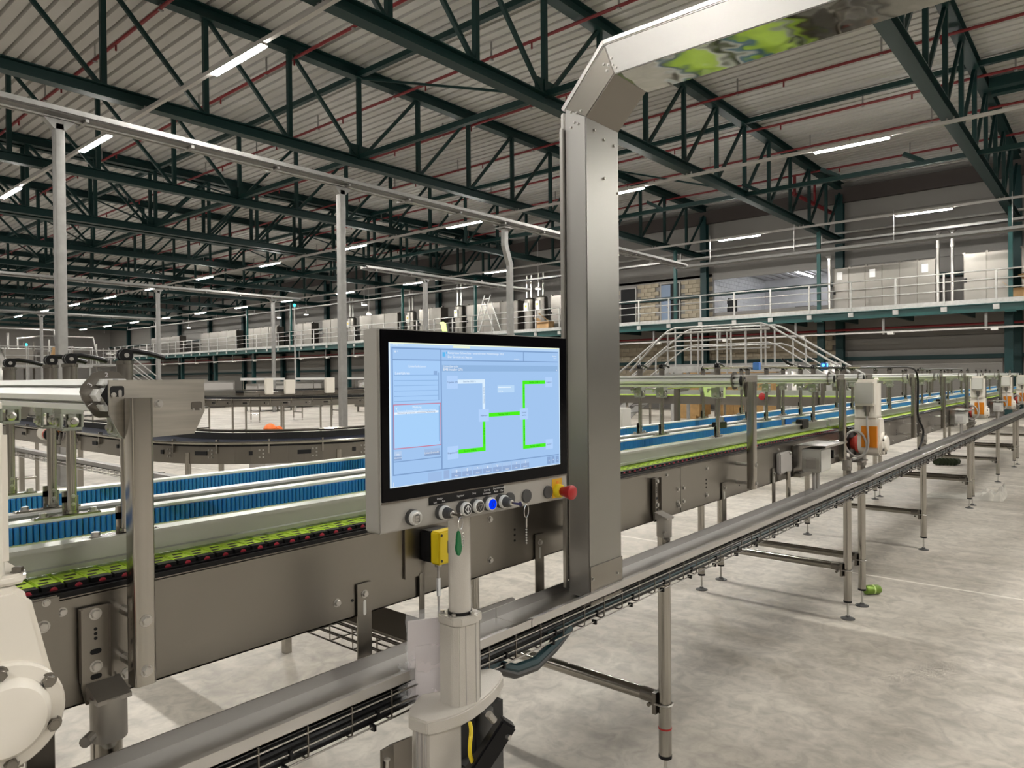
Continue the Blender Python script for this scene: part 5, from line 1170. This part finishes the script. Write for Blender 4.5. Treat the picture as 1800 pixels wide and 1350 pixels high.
for k in range(6): b.cyl((13.86 + .02 * k, 2.36 - .05 * k, .06), (14.0 + .02 * k, 2.34 - .05 * k, .06), .06, n=8)
b.build('rib', 'turf', t)
for i, (x0_, y0_, x1_, y1_) in enumerate(((5.93, 1.8, 5.95, -9), (5.93, 14, 5.95, 1.9), (-6, 4.6, 30, 4.62), (-6, 9.2, 30, 9.22), (11.9, -6, 11.93, 30))):
    struct(MB().box(min(x0_, x1_), min(y0_, y1_), -.001, max(x0_, x1_) + .008, max(y0_, y1_), .0008).build('trim_floor_joint_%d' % (i + 1), mat('joint_filler', (.72, .69, .63, 1), .6) if i == 0 else bpy.data.materials['joint_filler'], smooth=False))

# ================================================================= OTHER CONVEYOR LINES
def strip(pts, hw, z0, z1, b):
    """vertical band following a plan path (side plates)"""
    n = len(pts)
    for i in range(n - 1):
        b.bar((pts[i][0], pts[i][1], (z0 + z1) / 2), (pts[i + 1][0], pts[i + 1][1], (z0 + z1) / 2), hw, z1 - z0)
def offset(pts, d):
    r = []
    for i, p in enumerate(pts):
        a = Vector(pts[max(i - 1, 0)]); c = Vector(pts[min(i + 1, len(pts) - 1)]); t_ = (c - a).normalized(); r.append((p[0] - t_.y * d, p[1] + t_.x * d))
    return r
def curve_conveyor(pts, width, lab, ztop=1.0, detail=True, belt='navy', legs=5):
    t = thing('curved_conveyor', (pts[len(pts) // 2][0], pts[len(pts) // 2][1], ztop), lab, 'conveyor')
    for o_, nm in ((0, 'side_frame'), (width, 'side_frame')):
        b = MB(); strip(offset(pts, o_), .006, ztop - .145, ztop, b); b.build(nm, 'steel', t, smooth=False)
    c1, c2 = offset(pts, .03), offset(pts, width - .03); n = len(pts)
    b = MB(); b._add([(p[0], p[1], ztop + .03) for p in c1] + [(p[0], p[1], ztop + .03) for p in c2], [(i, i + 1, n + i + 1, n + i) for i in range(n - 1)]); b.build('belt', belt, t, smooth=False)
    b = MB(); strip(offset(pts, .02), .03, ztop - .02, ztop + .036, b); b.build('wear_rail', 'blackm', t, smooth=False)
    b = MB(); strip(offset(pts, width - .015), .02, ztop - .02, ztop + .085, b); b.build('side_guard', 'blackm', t, smooth=False)
    for o_ in (-.03, width + .02):
        for z in (ztop + .055, ztop + .10) if o_ > 0 else (ztop + .03,):
            b = MB(); b.tube([(p[0], p[1], z) for p in offset(pts, o_)], .013, 6); b.build('guide_rail', 'tube', t)
    if detail:
        op = offset(pts, -.008); acc = 0; k = 0; wp = offset(pts, -.006)
        for i in range(len(pts) - 1):
            a, c = Vector(op[i]), Vector(op[i + 1]); acc += (c - a).length
            if acc > .30:
                acc = 0; d_ = (c - a).normalized()
                q = MB(); q.bar((c.x, c.y, ztop - .055), (c.x, c.y, ztop + .06), .035, .014, (d_.x, d_.y, 0)); q.build('rail_bracket', 'tube', t, smooth=False)
                h_ = c - d_ * .15; w_ = .055 if k % 2 else .015
                q = MB(); q.bar((h_.x - d_.x * w_, h_.y - d_.y * w_, ztop - .055), (h_.x + d_.x * w_, h_.y + d_.y * w_, ztop - .055), .008, .034); q.build('cutout', 'dark', t, smooth=False)
                q = MB(); nx_ = Vector((d_.y, -d_.x, 0))
                for u_, v_ in ((-.05, -.03), (-.05, -.06), (-.05, -.09), (-.08, -.09), (-.08, -.03)): hexbolt(q, (c.x + d_.x * u_, c.y + d_.y * u_, ztop + v_), nx_, .006, .004)
                stuff(q.build('bolt', 'steel_br', t))
                k += 1
    for k in range(legs):
        i = int((k + .5) * (n - 1) / legs)
        for o_ in (.0, width):
            p = offset(pts, o_)[i]; q = MB(); q.cyl((p[0], p[1], .08), (p[0], p[1], ztop - .05), .024, n=10).cyl((p[0], p[1], .0), (p[0], p[1], .08), .008, n=6).cyl((p[0], p[1], 0), (p[0], p[1], .008), .035, n=12); q.build('leg', 'tube', t)
        p, q_ = offset(pts, 0)[i], offset(pts, width)[i]; MB().cyl((p[0], p[1], .3), (q_[0], q_[1], .3), .02, n=8).build('brace', 'tube', t)
    return t
def path(seg): return seg
cp_ = [(2.65, 12 - .28 * k) for k in range(20)] + arc(4.10, 6.5, 1.45, 180, 270, 16) + [(4.1 + .28 * k, 5.05) for k in range(1, 13)]
curve_conveyor(cp_, .40, 'curved conveyor with dark navy belt sweeping through the mid left', 1.0)
cp_ = [(8.6, 26 - .45 * k) for k in range(19)] + arc(11.0, 17.5, 2.4, 180, 262, 14) + [(11.2 + .5 * k, 15.1) for k in range(1, 9)]
curve_conveyor(cp_, .5, 'second curved dark belt conveyor farther back, behind the first curve', 1.05, legs=8)
cp_ = [(6.0, 30 - .5 * k) for k in range(24)] + [(6.1 + .5 * k, 18.2) for k in range(1, 6)]
curve_conveyor([(4.6, 34 - .6 * k) for k in range(22)], .5, 'straight dark belt conveyor far left behind the cam levers', 1.0, detail=False, legs=7)
fl_ = curve_conveyor([(13.2 + .6 * k, 24.0) for k in range(24)], .6, 'distant straight dark belt conveyor with white drive boxes behind the second curve', 1.1, detail=False, legs=8)
for k, x in enumerate((14.0, 14.8, 16.6, 18.9, 20.2, 22.8, 24.2)):
    MB().box(x, 23.86, 1.02, x + (.42 if k % 3 else .3), 24.0, 1.62 - .06 * (k % 2)).build('drive_box', 'white', fl_, smooth=False, bevel=.02)
for k in range(6): MB().box(13.4 + 2.3 * k, 24.55, 1.55, 15.2 + 2.3 * k, 24.62, 1.64).build('guide_rail', 'alu', fl_, smooth=False)
for k in range(14): MB().cyl((13.5 + k, 24.58, 1.1), (13.5 + k, 24.58, 1.6), .02, n=6).build('rail_post', 'tube', fl_)
curve_conveyor([(15 + .6 * k, 18.6) for k in range(16)], .6, 'distant straight blue belt conveyor left of the screen', 1.0, detail=False, belt='blue', legs=6)
# tray of the curved line and its legs
t = thing('cable_tray', (2.2, 6.5, .9), 'pale cable tray running alongside the first curved conveyor at the left', 'cable tray')
MB().box(2.06, 3.2, .895, 2.22, 8.6, .90).box(2.06, 3.2, .895, 2.065, 8.6, .93).build('channel', 'galv', t, smooth=False)
b = MB()
for k in range(48): b.tube([(2.06, 3.3 + .11 * k, .9), (2.06, 3.3 + .11 * k, .855), (2.2, 3.3 + .11 * k, .855)], .003, 5)
for z in (.88, .855): b.cyl((2.058, 3.2, z), (2.058, 8.6, z), .003, n=5)
stuff(b.build('wire_basket', 'steel_dk', t))
for y in (3.6, 5.2, 6.8, 8.4): MB().box(2.2, y - .02, 0.0, 2.24, y + .02, .9).build('leg', 'tube', t, smooth=False)
gm2 = dup(gm, (2.5, 8.6, 1.0), 'cream gear motor seen small between the two hanger rods at the left', rz=PI)
# cross conveyor at right
t = thing('cross_conveyor', (12.4, 6, 1.1), 'long cross conveyor with stainless side and lime-lit guides beyond the main line', 'conveyor')
MB().box(12.0, 3.0, 1.04, 12.006, 12, 1.19).box(12.9, 3.0, 1.04, 12.906, 12, 1.19).build('side_frame', 'steel', t, smooth=False)
MB().box(12.05, 3.0, 1.16, 12.85, 12, 1.2).build('belt', 'lime', t, smooth=False)
for x, z in ((12.08, 1.255), (12.4, 1.255), (12.8, 1.255)): MB().box(x, 3.0, 1.215, x + .05, 12, z + .03).build('guide_profile', 'guide', t, smooth=False)
for k in range(5):
    y = 3.3 + 2.0 * k
    for x in (12.0, 12.9): MB().cyl((x, y, 0), (x, y, 1.05), .026, n=8).build('leg', 'tube', t)
    for x in (11.97, 12.93): MB().box(x - .02, y + .4, 1.05, x + .02, y + .44, 1.55).build('gantry_post', 'steel_dk', t, smooth=False)
    MB().cyl((11.9, y + .42, 1.52), (13.0, y + .42, 1.52), .03, n=8).build('gantry_beam', 'alu', t)
    for x in (12.1, 12.42, 12.82): MB().cyl((x, y + .42, 1.28), (x, y + .42, 1.52), .011, n=6).build('hanger_rod', 'tube', t)
for i, y in enumerate((6.51, 4.60)):
    s_ = thing('stop_button', (11.96, y, 1.20), ['red stop button on the cross conveyor side, left one', 'red stop button on the cross conveyor side, right one'][i], 'button', 'red stop buttons on the cross conveyor')
    MB().lathe((11.995, y - .03, 1.19), (-1, .3, .05), [(0, .05), (.04, .05)], 12).build('base', 'black', s_)
    MB().lathe((11.95, y - .01, 1.195), (-1, .3, .05), [(0, .04), (.03, .065), (.05, .06), (.055, .04)], 16).build('knob', 'redplast', s_)
t = thing('white_cabinet', (11.2, 7.0, .6), 'small white cabinet below the cross conveyor', 'cabinet')
MB().box(11.1, 6.85, .45, 11.4, 7.2, .98).build('body', 'ltgrey', t, smooth=False, bevel=.01); MB().box(11.09, 6.88, .5, 11.1, 7.17, .94).build('door', 'ltgrey', t, smooth=False); MB().box(11.2, 6.95, 0, 11.3, 7.1, .45).build('pedestal', 'steel_dk', t, smooth=False)
curve_conveyor([(9.2, 11 - .4 * k) for k in range(8)] + [(9.2 + .3 * k, 8.0 - .25 * k) for k in range(1, 6)], .45, 'dark belt conveyor rising behind the guides right of the tall duct', .98, legs=4)

# ================================================================= FAR MACHINES
def machine(x, y, w, d, h, lab, nm='packing_machine', win=True, m='ltgrey'):
    t = thing(nm, (x, y, 0), lab, 'machine', 'distant packing machines')
    m = 'cab'
    MB().box(x - w / 2, y - d / 2, .25, x + w / 2, y + d / 2, h * .6).build('base_cabinet', m, t, smooth=False, bevel=.03)
    MB().box(x - w * .42, y - d * .4, h * .6, x + w * .42, y + d * .4, h).build('upper_housing', 'steel_br', t, smooth=False, bevel=.03)
    if win: MB().box(x - w * .43, y - d * .43, h * .66, x + w * .35, y - d * .40, h * .92).build('window', 'tray', t, smooth=False); MB().box(x - w * .44, y - d * .3, h * .66, x - w * .42, y + d * .3, h * .92).build('window', 'tray', t, smooth=False)
    b = MB()
    for sx_ in (-.4, .4):
        for sy_ in (-.4, .4): b.cyl((x + w * sx_, y + d * sy_, 0), (x + w * sx_, y + d * sy_, .25), .05, n=8)
    b.build('foot', 'steel_dk', t)
    MB().tube([(x - w * .3, y - d * .5 - .03, h * .3), (x + w * .3, y - d * .5 - .03, h * .3)], .03, 6).build('grab_rail', 'tube', t)
    return t
for i, (x, y, w, d, h) in enumerate(((21.5, 27, 1.2, 1.6, 1.75), (19.5, 33, 2.2, 1.6, 1.6), (23.2, 36, 2.4, 2.2, 1.7), (20.2, 40.5, 2.4, 2.4, 1.8), (21, 46, 3, 2.5, 1.9), (12.2, 36.0, 1.6, 2, 1.5), (9.4, 33.0, 1.4, 2, 1.5), (24.5, 22.5, 1.3, 2.2, 1.6), (24.6, 17.2, 1.2, 2.4, 1.55))):
    machine(x, y, w, d, h * .86, 'pale packing machine in the far background, %s of nine' % ORD[i])
def platform(x, y, w, d, z, lab):
    t = thing('work_platform', (x, y, 0), lab, 'platform', 'steel work platforms at the far left')
    MB().box(x - w / 2, y - d / 2, z - .15, x + w / 2, y + d / 2, z).build('deck', 'galv', t, smooth=False)
    for sx_ in (-.48, 0, .48):
        for sy_ in (-.48, .48): MB().box(x + w * sx_ - .06, y + d * sy_ - .06, 0, x + w * sx_ + .06, y + d * sy_ + .06, z - .15).build('leg', 'galv', t, smooth=False)
    for zz in (z + .55, z + 1.1): MB().tube([(x - w / 2, y + d / 2, zz), (x - w / 2, y - d / 2, zz), (x + w / 2, y - d / 2, zz), (x + w / 2, y + d / 2, zz)], .03, 6).build('handrail', 'galv_w', t)
    b = MB()
    for k in range(7): b.cyl((x - w / 2 + w * k / 6, y - d / 2, z), (x - w / 2 + w * k / 6, y - d / 2, z + 1.1), .025, n=6)
    stuff(b.build('railing_post', 'galv_w', t))
    MB().box(x - w * .12, y - d * .1, z, x + w * .12, y + d * .2, z + 1.0).build('machine_head', 'steel_dk', t, smooth=False, bevel=.05)
    for q_ in range(5): MB().cyl((x - w * .4 + w * .2 * q_, y + d * .3, 0), (x - w * .4 + w * .2 * q_, y + d * .3, z + 1.6 + .25 * (q_ % 3)), .07, n=8).build('pipe_stack', 'steel_dk' if q_ % 2 else 'steel_br', t)
    MB().tube([(x - w * .3, y, z), (x - w * .3, y, z + 2.0), (x - w * .1, y, z + 2.3), (x + w * .3, y, z + 2.3), (x + w * .35, y, z)], .09, 8).build('pipe_loop', 'steel_br', t)
platform(13.5, 52, 7, 5, 2.6, 'railed steel work platform with machine head left of the gallery, nearer one')
platform(7.5, 44, 5, 6, 2.4, 'railed steel work platform with pipe loop at the far left edge')
platform(20, 66, 9, 6, 3.0, 'railed steel work platform deepest in the hall at the left')
t = thing('ventilation_pipe', (6.3, 27.5, 0), 'shiny bent steel pipe unit at the left edge behind the cam levers', 'pipe unit')
MB().tube(smooth_path([(6.3, 27.5, 0), (6.3, 27.5, 2.0), (6.25, 27.2, 2.5), (6.3, 26.5, 2.55), (6.4, 26.0, 2.1), (6.4, 25.9, 1.2)]), .16, 10).build('pipe', 'steel_br', t)
MB().lathe((5.9, 29.6, 0), (0, 0, 1), [(0, .6), (1.6, .6), (2.6, .25), (3.0, .2)], 16).build('hopper', 'ltgrey', t)
t = thing('stair_flight', (16, 40, 0), 'white tubular stair flight leading up to the far platform left of the curve', 'stairs')
for y in (39.6, 40.6):
    MB().bar((15.2, y, 1.95), (17.4, y, .1), .05, .18).build('stringer', 'galv_w', t, smooth=False)
    MB().tube([(14.6, y, 3.0), (15.3, y, 3.0), (17.8, y, .95)], .035, 6).build('handrail', 'galv_w', t)
    MB().tube([(15.2, y, 2.5), (17.8, y, .5)], .028, 6).build('mid_rail', 'galv_w', t)
    MB().box(14.1, y - .05, 0, 14.2, y + .05, 1.85).build('leg', 'galv_w', t, smooth=False)
for k in range(8): MB().box(15.15 + .28 * k, 39.6, 1.8 - .24 * k, 15.42 + .28 * k, 40.6, 1.84 - .24 * k).build('tread', 'galv', t, smooth=False)
MB().box(14.0, 39.5, 1.8, 15.2, 40.7, 1.95).build('landing', 'galv', t, smooth=False)
for i, (x, y, z, m) in enumerate(((12.6, 46.5, 3.6, 'led_cyan'), (7.3, 38, 4.2, 'led_green'), (19.9, 31.2, 5.2, 'led_cyan'))):
    t = thing('signal_beacon', (x, y, z - .6), ['small cyan beacon low at the far left platform', 'small green beacon at the far left edge', 'small cyan beacon by the distant cable tray column'][i], 'beacon', 'lit signal beacons')
    MB().lathe((x, y, z), (0, 0, 1), [(0, .05), (.12, .05), (.14, .03)], 10).build('lens', m, t); MB().cyl((x, y, 0), (x, y, z), .03, n=6).build('stem', 'tray', t)
tag(MB().bar((11.8, 41.5, .05), (12.6, 41.5, 3.3), .25, .35).build('cardboard_sheet', 'card', smooth=False), 'leaning orange-brown cardboard sheet at the far left platform', 'sheet')
tag(MB().prism([(5.8, .02), (6.15, .02), (6.2, .3), (6.1, .5), (5.85, .45)], YZ, 3.35, 3.37).build('cardboard_piece', 'card', smooth=False), 'bent cardboard piece on the floor under the pale cable tray', 'cardboard')
t = thing('orange_bundle', (6.34, 10.7, .0), 'orange bundle lying on a small grey box beyond the first curved belt', 'bundle')  # orange bundle set on a small grey box
MB().box(6.1, 10.45, 0, 6.6, 10.95, .70).build('grey_box', 'tray', t, smooth=False); b = MB(); b.lathe((6.34, 10.7, .70), (0, 0, 1), [(0, .09), (.05, .11), (.10, .08), (.13, .03)], 10); b.lathe((6.42, 10.6, .70), (.5, -.3, 1), [(0, .06), (.05, .07), (.09, .03)], 8); b.build('bundle', 'orange2', t)
